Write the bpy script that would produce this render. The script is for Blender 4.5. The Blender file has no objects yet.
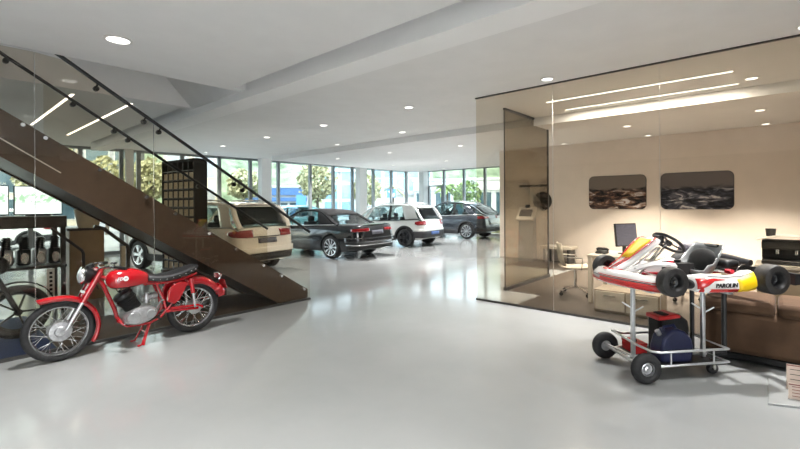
import bpy, math, random
from math import sin, cos, pi, radians, sqrt, atan2
from mathutils import Vector, Matrix
random.seed(11)
COL = bpy.context.scene.collection
SC = bpy.context.scene

# ------------------------------------------------------------------ materials
MATS = {}
def mat(name, col, rough=.5, metal=0., coat=0., spec=.5, noise=None, bump=None, sheen=0., emit=0.):
    m = bpy.data.materials.new(name); m.use_nodes = True
    nt = m.node_tree; b = nt.nodes['Principled BSDF']
    c = (col[0], col[1], col[2], 1)
    b.inputs['Base Color'].default_value = c
    b.inputs['Roughness'].default_value = rough
    b.inputs['Metallic'].default_value = metal
    b.inputs['Coat Weight'].default_value = coat
    b.inputs['Coat Roughness'].default_value = .04
    b.inputs['Specular IOR Level'].default_value = spec
    b.inputs['Sheen Weight'].default_value = sheen
    if emit:
        b.inputs['Emission Color'].default_value = c
        b.inputs['Emission Strength'].default_value = emit
    tc = nt.nodes.new('ShaderNodeTexCoord')
    if noise:
        n = nt.nodes.new('ShaderNodeTexNoise'); n.inputs['Scale'].default_value = noise[0]
        n.inputs['Detail'].default_value = 5
        nt.links.new(tc.outputs['Object'], n.inputs['Vector'])
        r = nt.nodes.new('ShaderNodeValToRGB')
        a = noise[1]
        r.color_ramp.elements[0].position = .3; r.color_ramp.elements[1].position = .7
        r.color_ramp.elements[0].color = (col[0]*(1-a), col[1]*(1-a), col[2]*(1-a), 1)
        c2 = noise[2] if len(noise) > 2 else [min(1, k*(1+a)) for k in col]
        r.color_ramp.elements[1].color = (c2[0], c2[1], c2[2], 1)
        nt.links.new(n.outputs['Fac'], r.inputs['Fac'])
        nt.links.new(r.outputs['Color'], b.inputs['Base Color'])
    if bump:
        n2 = nt.nodes.new('ShaderNodeTexNoise'); n2.inputs['Scale'].default_value = bump[0]
        nt.links.new(tc.outputs['Object'], n2.inputs['Vector'])
        bp = nt.nodes.new('ShaderNodeBump'); bp.inputs['Strength'].default_value = bump[1]
        bp.inputs['Distance'].default_value = .02
        nt.links.new(n2.outputs['Fac'], bp.inputs['Height'])
        nt.links.new(bp.outputs['Normal'], b.inputs['Normal'])
    MATS[name] = m
    return m

def glass(name, tint, refl=1., rough=.0):
    """clear sheet: tinted see-through mixed with a fresnel mirror; the tint is per face (a sheet has two)"""
    m = bpy.data.materials.new(name); m.use_nodes = True
    nt = m.node_tree; nt.nodes.clear()
    out = nt.nodes.new('ShaderNodeOutputMaterial'); mix = nt.nodes.new('ShaderNodeMixShader')
    tr = nt.nodes.new('ShaderNodeBsdfTransparent'); gl = nt.nodes.new('ShaderNodeBsdfGlossy')
    lw = nt.nodes.new('ShaderNodeLayerWeight'); lw.inputs['Blend'].default_value = .5
    pw = nt.nodes.new('ShaderNodeMath'); pw.operation = 'POWER'; pw.inputs[1].default_value = 5
    ma = nt.nodes.new('ShaderNodeMath'); ma.operation = 'MULTIPLY_ADD'; ma.inputs[1].default_value = .9*refl; ma.inputs[2].default_value = .035*refl
    tr.inputs['Color'].default_value = (*tint, 1); gl.inputs['Roughness'].default_value = rough
    nt.links.new(lw.outputs['Facing'], pw.inputs[0]); nt.links.new(pw.outputs[0], ma.inputs[0]); nt.links.new(ma.outputs[0], mix.inputs['Fac'])
    nt.links.new(tr.outputs[0], mix.inputs[1]); nt.links.new(gl.outputs[0], mix.inputs[2])
    nt.links.new(mix.outputs[0], out.inputs['Surface'])
    MATS[name] = m
    return m

def emis(name, col, s):
    m = bpy.data.materials.new(name); m.use_nodes = True
    nt = m.node_tree; nt.nodes.clear()
    out = nt.nodes.new('ShaderNodeOutputMaterial'); e = nt.nodes.new('ShaderNodeEmission')
    e.inputs['Color'].default_value = (*col, 1); e.inputs['Strength'].default_value = s
    nt.links.new(e.outputs[0], out.inputs['Surface'])
    MATS[name] = m
    return m

# ------------------------------------------------------------------ mesh builder
class MB:
    def __init__(s): s.v = []; s.f = []; s.m = []
    def add(s, vs, fs, m=0):
        b = len(s.v); s.v += [tuple(v) for v in vs]
        for f in fs: s.f.append(tuple(b+i for i in f)); s.m.append(m)
        return s
    def box(s, c, d, rz=0, m=0, M=None):
        x, y, z = d[0]/2, d[1]/2, d[2]/2
        vs = [Vector((a*x, b*y, e*z)) for e in (-1, 1) for b in (-1, 1) for a in (-1, 1)]
        R = M if M is not None else Matrix.Rotation(rz, 3, 'Z')
        vs = [R @ v + Vector(c) for v in vs]
        return s.add(vs, [(0,2,3,1),(4,5,7,6),(0,1,5,4),(2,6,7,3),(0,4,6,2),(1,3,7,5)], m)
    def bb(s, lo, hi, m=0):
        return s.box([(a+b)/2 for a, b in zip(lo, hi)], [abs(b-a) for a, b in zip(lo, hi)], 0, m)
    def bar(s, p, q, w, h, up=(0,0,1), m=0):
        p, q = Vector(p), Vector(q); d = (q-p); L = d.length; d.normalize()
        u = Vector(up); sd = d.cross(u)
        if sd.length < 1e-5: sd = d.cross(Vector((1,0,0)))
        sd.normalize(); u = sd.cross(d)
        M = Matrix((d, sd, u)).transposed()
        return s.box((p+q)/2, (L, w, h), 0, m, M)
    def hexa(s, P, m=0):
        """8 corners: bottom ring 0-3, top ring 4-7"""
        return s.add(P, [(3,2,1,0),(4,5,6,7),(0,1,5,4),(1,2,6,5),(2,3,7,6),(3,0,4,7)], m)
    def frame(s, d):
        d = Vector(d).normalized(); a = Vector((0,0,1)) if abs(d.z) < .9 else Vector((1,0,0))
        u = d.cross(a).normalized(); return u, d.cross(u).normalized()
    def cyl(s, p, q, r0, r1=None, n=16, m=0):
        r1 = r0 if r1 is None else r1
        p, q = Vector(p), Vector(q); u, w = s.frame(q-p); vs = []
        for c, r in ((p, r0), (q, r1)):
            for i in range(n):
                a = 2*pi*i/n; vs.append(c + u*r*cos(a) + w*r*sin(a))
        fs = [(i, (i+1) % n, n+(i+1) % n, n+i) for i in range(n)] + [tuple(range(n))[::-1], tuple(range(n, 2*n))]
        return s.add(vs, fs, m)
    def tube(s, pts, r, n=8, closed=False, m=0):
        pts = [Vector(p) for p in pts]; k = len(pts)
        rs = r if isinstance(r, (list, tuple)) else [r]*k
        vs = []; u = None
        for i in range(k):
            if closed: d = pts[(i+1) % k]-pts[i-1]
            else: d = pts[min(i+1, k-1)]-pts[max(i-1, 0)]
            d.normalize()
            if u is None: u, w = s.frame(d)
            else:
                u = (u - d*u.dot(d)).normalized(); w = d.cross(u)
            for j in range(n):
                a = 2*pi*j/n; vs.append(pts[i] + (u*cos(a) + w*sin(a))*rs[i])
        fs = []
        for i in range(k if closed else k-1):
            for j in range(n):
                a, b = i*n, ((i+1) % k)*n
                fs.append((a+j, a+(j+1) % n, b+(j+1) % n, b+j))
        if not closed: fs += [tuple(range(n))[::-1], tuple(range((k-1)*n, k*n))]
        return s.add(vs, fs, m)
    def lathe(s, prof, o=(0,0,0), ax=(0,0,1), n=24, m=0, closed=False, a0=0, a1=2*pi):
        """prof: (radius, along axis)"""
        o = Vector(o); d = Vector(ax).normalized(); u, w = s.frame(d); k = len(prof); vs = []
        full = abs(a1-a0-2*pi) < 1e-6; nn = n if full else n+1
        for i in range(nn):
            a = a0+(a1-a0)*i/n
            for r, h in prof: vs.append(o + d*h + (u*cos(a)+w*sin(a))*r)
        fs = []
        for i in range(n):
            b = ((i+1) % nn)
            for j in range(k if closed else k-1):
                j2 = (j+1) % k
                fs.append((i*k+j, b*k+j, b*k+j2, i*k+j2))
        return s.add(vs, fs, m)
    def prism(s, poly, t, o=(0,0,0), U=(1,0,0), V=(0,0,1), m=0):
        """poly in the U,V plane, extruded by t along U x V"""
        o, U, V = Vector(o), Vector(U), Vector(V); N = U.cross(V); n = len(poly)
        vs = [o+U*a+V*b for a, b in poly] + [o+U*a+V*b+N*t for a, b in poly]
        fs = [tuple(range(n))[::-1], tuple(range(n, 2*n))] + [(i, (i+1) % n, n+(i+1) % n, n+i) for i in range(n)]
        return s.add(vs, fs, m)
    def loft(s, rings, caps=True, closed=True, m=0):
        n = len(rings[0]); vs = [p for r in rings for p in r]; fs = []
        for i in range(len(rings)-1):
            for j in range(n if closed else n-1):
                k = (j+1) % n
                fs.append((i*n+j, i*n+k, (i+1)*n+k, (i+1)*n+j))
        if caps: fs += [tuple(range(n))[::-1], tuple(range((len(rings)-1)*n, len(rings)*n))]
        return s.add(vs, fs, m)
    def ball(s, c, r, nu=16, nv=10, m=0, M=None):
        r = (r, r, r) if not isinstance(r, (tuple, list)) else r
        vs = []; R = M or Matrix.Identity(3)
        for j in range(nv+1):
            t = pi*j/nv
            for i in range(nu):
                a = 2*pi*i/nu
                vs.append(Vector(c)+R @ Vector((r[0]*sin(t)*cos(a), r[1]*sin(t)*sin(a), r[2]*cos(t))))
        fs = [(j*nu+i, j*nu+(i+1) % nu, (j+1)*nu+(i+1) % nu, (j+1)*nu+i) for j in range(nv) for i in range(nu)]
        return s.add(vs, fs, m)
    def build(s, name, mats, parent=None, smooth=True, bevel=0, solid=0, fixn=True, loc=None, rz=None, merge=True):
        me = bpy.data.meshes.new(name); me.from_pydata(s.v, [], s.f)
        if not isinstance(mats, (list, tuple)): mats = [mats]
        for q in mats: me.materials.append(MATS[q] if isinstance(q, str) else q)
        if len(mats) > 1:
            for p, k in zip(me.polygons, s.m): p.material_index = k
        import bmesh
        bm = bmesh.new(); bm.from_mesh(me)
        if merge: bmesh.ops.remove_doubles(bm, verts=bm.verts, dist=1e-5)
        if fixn: bmesh.ops.recalc_face_normals(bm, faces=bm.faces)
        bm.to_mesh(me); bm.free()
        if smooth:
            me.shade_smooth(); me.set_sharp_from_angle(angle=radians(38))
        o = bpy.data.objects.new(name, me); COL.objects.link(o)
        if parent is not None: o.parent = parent
        if loc is not None: o.location = loc
        if rz is not None: o.rotation_euler[2] = rz
        if solid:
            md = o.modifiers.new('solid', 'SOLIDIFY'); md.thickness = solid; md.offset = 0
        if bevel:
            md = o.modifiers.new('bevel', 'BEVEL'); md.width = bevel; md.segments = 2; md.limit_method = 'ANGLE'
            md.angle_limit = radians(50)
        return o

def tag(o, label=None, cat=None, group=None, kind=None):
    if label: o['label'] = label
    if cat: o['category'] = cat
    if group: o['group'] = group
    if kind: o['kind'] = kind
    return o
def thing(name, label, cat, loc=(0,0,0), rz=0, group=None):
    o = bpy.data.objects.new(name, None); COL.objects.link(o); o.empty_display_size = .1
    o.location = loc; o.rotation_euler = (0, 0, rz)
    return tag(o, label, cat, group)
def struct(o): o['kind'] = 'structure'; return o
def kids(o): return [c for c in COL.objects if c.parent == o]
def copy_tree(o, parent=None):
    c = o.copy(); COL.objects.link(c)
    if parent is not None: c.parent = parent
    for ch in list(o.children): copy_tree(ch, c)
    return c
def text_mesh(name, s, size, m, parent, M, extrude=.001, shear=0, bold=0):
    cu = bpy.data.curves.new(name, 'FONT'); cu.body = s; cu.size = size; cu.extrude = extrude
    cu.align_x = 'CENTER'; cu.align_y = 'CENTER'; cu.shear = shear; cu.offset = bold
    t = bpy.data.objects.new(name+'_curve', cu); COL.objects.link(t)
    dg = bpy.context.evaluated_depsgraph_get(); dg.update()
    me = bpy.data.meshes.new_from_object(t.evaluated_get(dg))
    bpy.data.objects.remove(t); bpy.data.curves.remove(cu)
    me.name = name; me.materials.clear(); me.materials.append(MATS[m]); me.transform(M)
    o = bpy.data.objects.new(name, me); COL.objects.link(o); o.parent = parent
    return o
def basis(o, X, Y, Z):
    M = Matrix.Identity(4)
    for i, c in enumerate((X, Y, Z)):
        for r in range(3): M[r][i] = c[r]
    for r in range(3): M[r][3] = o[r]
    return M
def interp(tab, x):
    if x <= tab[0][0]: return tab[0][1]
    for (a, p), (b, q) in zip(tab, tab[1:]):
        if x <= b: return p+(q-p)*(x-a)/(b-a) if b > a else q
    return tab[-1][1]
def sinterp(tab, x):
    """smooth interpolation (Catmull-Rom, clamped)"""
    n = len(tab)
    if x <= tab[0][0]: return tab[0][1]
    if x >= tab[-1][0]: return tab[-1][1]
    for i in range(n-1):
        a, p = tab[i]; b, q = tab[i+1]
        if x <= b:
            t = (x-a)/(b-a)
            m0 = (q-tab[i-1][1])/(b-tab[i-1][0]) if i > 0 else (q-p)/(b-a)
            m1 = (tab[i+2][1]-p)/(tab[i+2][0]-a) if i < n-2 else (q-p)/(b-a)
            s = (q-p)/(b-a)
            if s == 0: m0 = m1 = 0
            else:
                m0 = 0 if m0*s < 0 else max(-3*abs(s), min(3*abs(s), m0)); m1 = 0 if m1*s < 0 else max(-3*abs(s), min(3*abs(s), m1))
            h = b-a
            return (2*t**3-3*t*t+1)*p+(t**3-2*t*t+t)*h*m0+(-2*t**3+3*t*t)*q+(t**3-t*t)*h*m1
def arc(c, r, a0, a1, n, plane='xz', y=0):
    out = []
    for i in range(n+1):
        a = radians(a0+(a1-a0)*i/n)
        out.append((c[0]+r*cos(a), y, c[1]+r*sin(a)))
    return out

# shared materials
mat('ceiling_paint', (.86,.86,.86), .75, noise=(3,.02)); mat('beam_lit_white', (.95,.95,.95), .6, noise=(3,.01))  # beam paint whiter than the ceiling, standing in for light on its underside
mat('wall_paint', (.83,.75,.68), .7, noise=(4,.03)); mat('wall_rear_paint', (.24,.24,.24), .8, noise=(4,.03))
mat('column_paint', (.82,.82,.81), .6, noise=(3,.02))
mat('frame_grey', (.26,.28,.29), .45, .3)
mat('dark_trim', (.035,.033,.03), .5, noise=(12,.2))
mat('stringer_brown', (.058,.038,.028), .42, noise=(14,.12))
mat('rail_black', (.02,.02,.02), .35, .4)
mat('steel', (.62,.62,.62), .25, 1., noise=(20,.06))
mat('chrome', (.82,.82,.83), .08, 1., noise=(30,.03))
mat('alu', (.66,.67,.68), .32, .9, noise=(30,.08))
mat('rubber', (.018,.018,.019), .65, noise=(40,.3), bump=(120,.15))
mat('black_plastic', (.02,.02,.022), .4, noise=(30,.2))
mat('matt_black', (.012,.012,.012), .8, noise=(30,.2))
mat('white_plastic', (.78,.77,.74), .35, noise=(10,.03))
emis('lamp_white', (1,.97,.93), 2.)
emis('strip_white', (1,.94,.83), 1.8)
glass('bronze_glass', (.90,.866,.81), 1.0)
glass('bronze_dark', (.70,.65,.57), 1.0)
glass('stair_glass', (.94,.91,.855), .9)
glass('window_glass', (.81,.885,.89), .8)
glass('car_glass', (.66,.74,.74), 1.2)
glass('car_glass_dark', (.16,.17,.17), 1.2)
glass('clear_acrylic', (.86,.87,.87), 1.2)
# ------------------------------------------------------------------ camera
YAW = radians(41.75)
cam_d = bpy.data.cameras.new('camera'); cam = bpy.data.objects.new('camera', cam_d); COL.objects.link(cam)
cam_d.sensor_width = 36; cam_d.lens = 428/800*36; cam_d.shift_y = -20/800; cam_d.clip_start = .05; cam_d.clip_end = 2000
fw = Vector((cos(YAW), sin(YAW), 0)); rt = Vector((sin(YAW), -cos(YAW), 0)); up = Vector((0,0,1))
ROLL = .0058
rt2 = rt*cos(ROLL) - up*sin(ROLL); up2 = up*cos(ROLL) + rt*sin(ROLL)
cam.matrix_world = basis((0,0,1.55), rt2, up2, -fw)
SC.camera = cam

# ------------------------------------------------------------------ floor
def floor_material():
    m = mat('epoxy_floor', (.50,.52,.52), .2, coat=.0, spec=.5)
    nt = m.node_tree; b = nt.nodes['Principled BSDF']
    tc = nt.nodes.new('ShaderNodeTexCoord'); n = nt.nodes.new('ShaderNodeTexNoise')
    n.inputs['Scale'].default_value = .55; n.inputs['Detail'].default_value = 8; n.inputs['Roughness'].default_value = .6
    nt.links.new(tc.outputs['Object'], n.inputs['Vector'])
    r = nt.nodes.new('ShaderNodeValToRGB'); r.color_ramp.elements[0].position = .3; r.color_ramp.elements[1].position = .72
    r.color_ramp.elements[0].color = (.29,.30,.297,1); r.color_ramp.elements[1].color = (.345,.352,.348,1)
    nt.links.new(n.outputs['Fac'], r.inputs['Fac']); nt.links.new(r.outputs['Color'], b.inputs['Base Color'])
    n2 = nt.nodes.new('ShaderNodeTexNoise'); n2.inputs['Scale'].default_value = 1.3; n2.inputs['Detail'].default_value = 6
    nt.links.new(tc.outputs['Object'], n2.inputs['Vector'])
    mr = nt.nodes.new('ShaderNodeMapRange'); mr.inputs['To Min'].default_value = .08; mr.inputs['To Max'].default_value = .17
    nt.links.new(n2.outputs['Fac'], mr.inputs['Value']); nt.links.new(mr.outputs['Result'], b.inputs['Roughness'])
    n3 = nt.nodes.new('ShaderNodeTexNoise'); n3.inputs['Scale'].default_value = 3.5; n3.inputs['Detail'].default_value = 3
    nt.links.new(tc.outputs['Object'], n3.inputs['Vector'])
    bp = nt.nodes.new('ShaderNodeBump'); bp.inputs['Strength'].default_value = .06; bp.inputs['Distance'].default_value = .02
    nt.links.new(n3.outputs['Fac'], bp.inputs['Height']); nt.links.new(bp.outputs['Normal'], b.inputs['Normal'])
floor_material()
WA, WB = (4.15,16.15), (18.7,15.0)                     # line of the long window wall
def wy(x): return WA[1]+(x-WA[0])*(WB[1]-WA[1])/(WB[0]-WA[0])
XR = 18.7
f = MB(); f.prism([(-6,-6),(XR+.2,-6),(XR+.2,wy(XR+.2)),(-6,wy(-6))], .2, (0,0,-.2), (1,0,0), (0,1,0))
struct(f.build('floor', 'epoxy_floor', smooth=False))

# ------------------------------------------------------------------ ceiling: three levels, a beam, a stair opening, a raised strip along the windows
def slab(mb, x0, y0, x1, y1, z, top=3.9): mb.bb((x0,y0,z), (x1,y1,top))
def slab4(mb, P, z, top=3.9):
    mb.hexa([(x,y,z) for x, y in P]+[(x,y,top) for x, y in P])
Z1, Z2, Z3, Z4 = 3.165, 3.265, 3.115, 3.41
YP = 13.8
c = MB()
slab(c, -6,-6, 2.87,5.60, Z1); slab(c, 2.87,-6, 3.04,5.60, 3.62); slab(c, -6,5.60, 3.04,5.74, Z1)                           # level over the motorcycle, plus an invented slot to shade beside the beam
slab(c, -6,7.27, 2.87,YP, Z1); slab(c, 2.87,7.42, 3.04,YP, 3.62); slab(c, 2.87,7.27, 3.04,7.42, Z1)
slab(c, -6,5.74, -3.0,7.27, Z1)
bm_b = MB(); slab(bm_b, 3.04,-6, 3.40,YP, 3.055); struct(bm_b.build('ceiling_beam', 'beam_lit_white', smooth=False))
slab(c, 3.40,-6, 8.19,YP, Z2)
slab(c, 8.19,-6, 16.0,13.3, Z3)
slab(c, 16.0,-6, XR+.3,16.6, Z4, 4.0)
slab4(c, [(-6,YP),(8.19,YP),(8.19,16.6),(-6,17.3)], Z4, 4.0)
slab4(c, [(8.19,13.3),(16.0,13.3),(16.0,16.6),(8.19,16.6)], Z4, 4.0)
ceil = struct(c.build('ceiling', 'ceiling_paint', smooth=False))
# stair opening: far and near cheeks, the slanting end and the upper ceiling
so = MB()
so.bb((-3.02,7.262,Z1+.001), (3.3,7.4,6.2)); so.bb((-3.02,5.62,Z1+.001), (3.2,5.746,6.2)); so.bb((-3.1,5.62,Z1+.002), (-2.99,7.4,6.2))
so.hexa([(2.98,7.27,Z1),(3.035,5.74,Z1),(3.3,5.74,Z1),(3.3,7.27,Z1),(1.5,7.27,4.75),(1.64,5.74,4.75),(1.8,5.74,4.75),(1.8,7.27,4.75)])
so.bb((-3,5.6,6.2), (3.2,7.4,6.35))
struct(so.build('ceiling_stair_opening', 'ceiling_paint', smooth=False))

# ------------------------------------------------------------------ window walls
def window_bay(k, p, q, z0, z1, door=False, w=.06):
    """one bay: grey frame with the pane as its child"""
    p, q = Vector((*p, 0)), Vector((*q, 0)); d = (q-p).normalized(); nrm = Vector((-d.y, d.x, 0))
    m = MB(); h = w/2
    a, b = p+d*h, q-d*h
    m.bar(a+Vector((0,0,z0)), a+Vector((0,0,z1)), w, .12, nrm); m.bar(b+Vector((0,0,z0)), b+Vector((0,0,z1)), w, .12, nrm)
    m.bar(p+Vector((0,0,z1-.04)), q+Vector((0,0,z1-.04)), .12, .08); m.bar(p+Vector((0,0,z0+.05)), q+Vector((0,0,z0+.05)), .12, .10)
    if door:
        m.bar(p+d*.1+Vector((0,0,2.55)), q-d*.1+Vector((0,0,2.55)), .12, .07)
        m.bar(p+d*.12+Vector((0,0,.1)), p+d*.12+Vector((0,0,2.5)), .07, .13, nrm); m.bar(q-d*.12+Vector((0,0,.1)), q-d*.12+Vector((0,0,2.5)), .07, .13, nrm)
    o = struct(m.build(('door_%d' if door else 'window_%d') % k, 'frame_grey', smooth=False))
    g = MB(); g.bar(p+d*w+Vector((0,0,(z0+z1)/2)), q-d*w+Vector((0,0,(z0+z1)/2)), .02, z1-z0-.15)
    g.build('pane', 'window_glass', o, smooth=False)
    return o
xs = [-4.6,-3.2,-1.8,-.4,.9,2.13,3.3,4.38,4.87,6.23,7.53,8.74,9.95,11.48,12.70,13.80,15.11,16.33,17.43,18.60]
for k, (a, b) in enumerate(zip(xs, xs[1:])):
    window_bay(k+1, (a, wy(a)), (b, wy(b)), 0, Z4)
ys = [14.62,13.51,12.24,11.01,9.97,8.7,7.4,6.2]
for k, (a, b) in enumerate(zip(ys, ys[1:])):
    if k == 0: window_bay(1, (XR,b), (XR,a), 0, Z4, True)
    else: window_bay(30+k, (XR,b), (XR,a), 0, Z4)
for x0, x1, yy in ((8.98,9.40,15.45),(13.86,14.30,15.05),(18.25,18.62,14.72)):
    m = MB(); m.box(((x0+x1)/2, yy, Z4/2), (x1-x0, .34, Z4), radians(-4.5))
    struct(m.build('column', 'column_paint', bevel=.01))
m = MB(); m.box((4.55,15.92,Z4/2), (.22,.22,Z4), radians(-4.5)); struct(m.build('column', 'column_paint', bevel=.01))
m = MB(); m.bb((18.5,-6,0), (18.7,6.15,Z4)); struct(m.build('wall_far', 'wall_paint', smooth=False))
m = MB(); m.bb((.3,-6.2,0), (18.7,-6.0,Z4)); struct(m.build('wall_rear', 'wall_rear_paint', smooth=False))
m = MB(); m.bb((-6.2,-6.2,0), (-6.0,17.0,Z4)); struct(m.build('wall_left', 'wall_rear_paint', smooth=False))

# ------------------------------------------------------------------ office behind bronze glass on the right
XO, YO = 6.0, 3.70
gl = MB()
panes = [(YO-.012,2.434),(2.43,1.11),(1.106,-.9),(-.904,-6)]
g0 = MB(); g0.bb((XO-.006,panes[0][1],.03), (XO+.006,panes[0][0],Z2-.02))
wr_ = struct(g0.build('wall_right_glass', 'bronze_glass', smooth=False))
for (a, b) in panes[1:]:
    g1 = MB(); g1.bb((XO-.006,b,.03), (XO+.006,a,Z2-.02)); g1.build('glass_sheet', 'bronze_glass', wr_, smooth=False)
t = MB(); t.bb((XO-.02,-6,0), (XO+.02,YO,.03)); t.bb((XO-.02,-6,Z2-.016), (XO+.02,YO,Z2))
t.build('channel', 'dark_trim', wr_, smooth=False)
t = MB()
for yy in (2.432, 1.108, -.902): t.bb((XO-.007,yy-.0012,.03), (XO+.007,yy+.0012,Z2-.02))
t.build('joint', 'alu', wr_, smooth=False)
sg = MB(); sg.bb((6.96,3.694,.05), (8.86,3.706,Z2-.03))
ws = struct(sg.build('wall_side_glass', 'bronze_dark', smooth=False))
t = MB(); t.bb((6.95,3.67,0), (8.88,3.73,.06)); t.bb((6.95,3.68,Z2-.035), (8.2,3.72,Z2)); t.bb((8.84,3.685,.06), (8.87,3.715,Z3)); t.bb((6.954,3.69,.06), (6.960,3.71,Z2-.05))
t.build('channel', 'dark_trim', ws, smooth=False)
m = MB(); m.bb((11.45,-6,0), (11.6,6.25,Z3)); struct(m.build('wall_back', 'wall_paint', smooth=False))
m = MB(); m.bb((11.43,-6,0), (11.449,6.25,.09)); struct(m.build('baseboard_back', 'wall_paint', smooth=False))
m = MB(); m.bb((8.17,-3,Z3-.012), (8.189,3.7,Z2)); struct(m.build('trim_1', 'column_paint', smooth=False))

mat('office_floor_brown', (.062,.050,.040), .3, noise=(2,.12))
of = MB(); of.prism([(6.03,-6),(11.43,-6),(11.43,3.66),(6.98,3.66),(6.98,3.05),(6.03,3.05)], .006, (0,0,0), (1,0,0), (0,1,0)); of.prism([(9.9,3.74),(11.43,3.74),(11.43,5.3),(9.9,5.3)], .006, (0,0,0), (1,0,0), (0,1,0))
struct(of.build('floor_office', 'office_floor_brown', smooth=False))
# ------------------------------------------------------------------ stair and its glass on the left
YL = 5.80
wl = None
edges = [(-1.2,.793),(.797,1.925),(1.929,4.26)]
def zr(x): return 3.156 - .636*(x-1.036)
def zt(x): return .192 + .640*(4.209-x)
for k, (a, b) in enumerate(edges):
    g = MB()
    if k == 0: poly = [(a,.03),(b,.03),(b,Z1-.005),(a,Z1-.005)]
    elif k == 1: poly = [(a,.03),(b,.03),(b,zr(b)-.03),(1.05,Z1-.03),(a,Z1-.005)]
    else: poly = [(a,.03),(b,.03),(b,zr(b)-.03),(a,zr(a)-.03)]
    g.prism(poly, .012, (0,YL+.012,0))
    o = g.build('wall_left_glass' if wl is None else 'glass_sheet', 'stair_glass', wl, smooth=False)
    if wl is None: wl = struct(o)
t = MB(); t.bb((-1.2,YL-.02,0), (4.26,YL+.03,.03)); t.build('channel', 'dark_trim', wl, smooth=False)
t = MB()
for x, z in ((.795,Z1-.01),(1.927,zr(1.927)-.03)): t.bb((x-.002,YL-.002,.03), (x+.002,YL+.014,z))
t.build('joint', 'steel', wl, smooth=False)

st = thing('staircase', 'dark brown steel staircase with glass balustrade and black handrails rising to the left', 'staircase', (4.26,6.45,0))
def S(x, y, z): return (x-4.26, y-6.45, z)
for y0 in (5.86,7.03):
    m = MB(); poly = [(4.26,0),(4.26,zt(4.26)),(-1.2,zt(-1.2)),(-1.2,zt(-1.2)-.485),(4.26-.08-.42,0)]
    poly = [(4.26,.0),(4.26,zt(4.26)),(-1.2,zt(-1.2)),(-1.2,zt(-1.2)-.488),(4.209-(.488-.192)/.64,.0)]
    m.prism([(x-4.26,z) for x, z in poly], .04, (0,y0+.04-6.45,0))
    m.build('stringer', 'stringer_brown', st, smooth=False)
m = MB(); m.bar(S(.2,5.855,2.465), S(1.02,5.855,1.915), .008, .012); m.build('seam', 'alu', st)
n = 18; rise = 3.3/n
for i in range(n):
    x1 = 4.2-i*rise/.64; z = rise*(i+1)-.06
    if x1 < -1.2: break
    m = MB(); m.bb(S(x1-.33,5.90,z-.05), S(x1,7.03,z)); m.build('tread', 'stringer_brown', st, smooth=False)
m = MB()
m.hexa([S(4.209-.296/.64+.02,5.9,.02),S(4.209-.296/.64+.02,7.03,.02),S(-1.2,7.03,zt(-1.2)-.47),S(-1.2,5.9,zt(-1.2)-.47),
        S(4.209-.296/.64+.05,5.9,.04),S(4.209-.296/.64+.05,7.03,.04),S(-1.2,7.03,zt(-1.2)-.44),S(-1.2,5.9,zt(-1.2)-.44)])
m.build('soffit', 'stringer_brown', st, smooth=False)
# inner balustrade sheet and rails
def zr2(x): return 1.13 + .640*(4.235-x)
m = MB(); m.prism([(4.26-4.26,.03),(0,zr2(4.26)-.03),(-3.2,zr2(1.06)-.03),(-3.2,zt(1.06)+.0),(-.1,zt(4.16))], .012, (0,7.10-6.45,0)); m.build('glass_panel', 'stair_glass', st, smooth=False)
m = MB(); m.tube([S(4.26,5.80,zr(4.26)), S(1.02,5.80,zr(1.02)), S(-.6,5.80,zr(-.6))], .021, 10)
rail = m.build('handrail', 'rail_black', st)
for x in (1.35,1.84,2.01,3.0,3.13):
    m = MB(); m.cyl(S(x,5.86,zr(x)-.055), S(x,5.90,zr(x)-.055), .03, n=12); m.tube([S(x,5.80,zr(x)), S(x,5.88,zr(x)-.05)], .01, 6); m.build('bracket', 'rail_black', rail)
m = MB(); m.tube([S(4.26,7.08,zr2(4.26)), S(-.8,7.08,zr2(-.8))], .021, 10)
rail = m.build('handrail', 'rail_black', st)
for x in (.70,1.36,1.83,2.0,3.0):
    m = MB(); m.cyl(S(x,7.04,zr2(x)-.06), S(x,7.09,zr2(x)-.06), .032, n=12); m.tube([S(x,7.08,zr2(x)), S(x,7.07,zr2(x)-.05)], .01, 6); m.build('bracket', 'rail_black', rail)
for px in (.70,.88,1.36,1.84,2.17,2.6,2.99,3.41,3.72,4.14):
    m = MB(); m.cyl(S(px,5.775,zt(px)-.05), S(px,5.862,zt(px)-.05), .02, n=12); m.build('bolt', 'chrome', st)
# ------------------------------------------------------------------ lamps of the ceiling
def downlight(x, y, z, label, power=22, r=.075, col=(1,.985,.965), lamp=True, group='recessed ceiling downlights'):
    o = thing('ceiling_downlight', label, 'ceiling light', (x,y,z), 0, group)
    m = MB(); m.lathe([(r,0),(r*1.25,0),(r*1.25,-.008),(r,-.012),(r*.97,.0)], closed=True, n=24); m.build('trim_ring', 'white_plastic', o)
    m = MB(); m.cyl((0,0,-.004), (0,0,-.001), r*.97, n=24); m.build('diffuser', 'lamp_white', o)
    if lamp:
        l = bpy.data.lights.new('downlight_lamp', 'AREA'); l.shape = 'DISK'; l.size = r*1.8; l.energy = power; l.color = col; l.spread = radians(100)
        lo = bpy.data.objects.new('downlight_lamp', l); COL.objects.link(lo); lo.location = (x,y,z-.02)
    return o
PW = 18
for x, y in ((-1.5,3.2),(-1.5,.8)): downlight(x,y,Z1,'added fill downlight in the lower ceiling near the entrance, outside the picture',PW*1.7,.10)  # unseen pair added to brighten the near ceiling by floor bounce
downlight(4.2,-.4,Z2,'added fill downlight over the open floor, outside the picture',PW*.55)  # unseen lamp added to lift the near floor on the right
downlight(1.282,4.793,Z1,'large round downlight in the grey ceiling above the red motorcycle', PW, .10)
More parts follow.
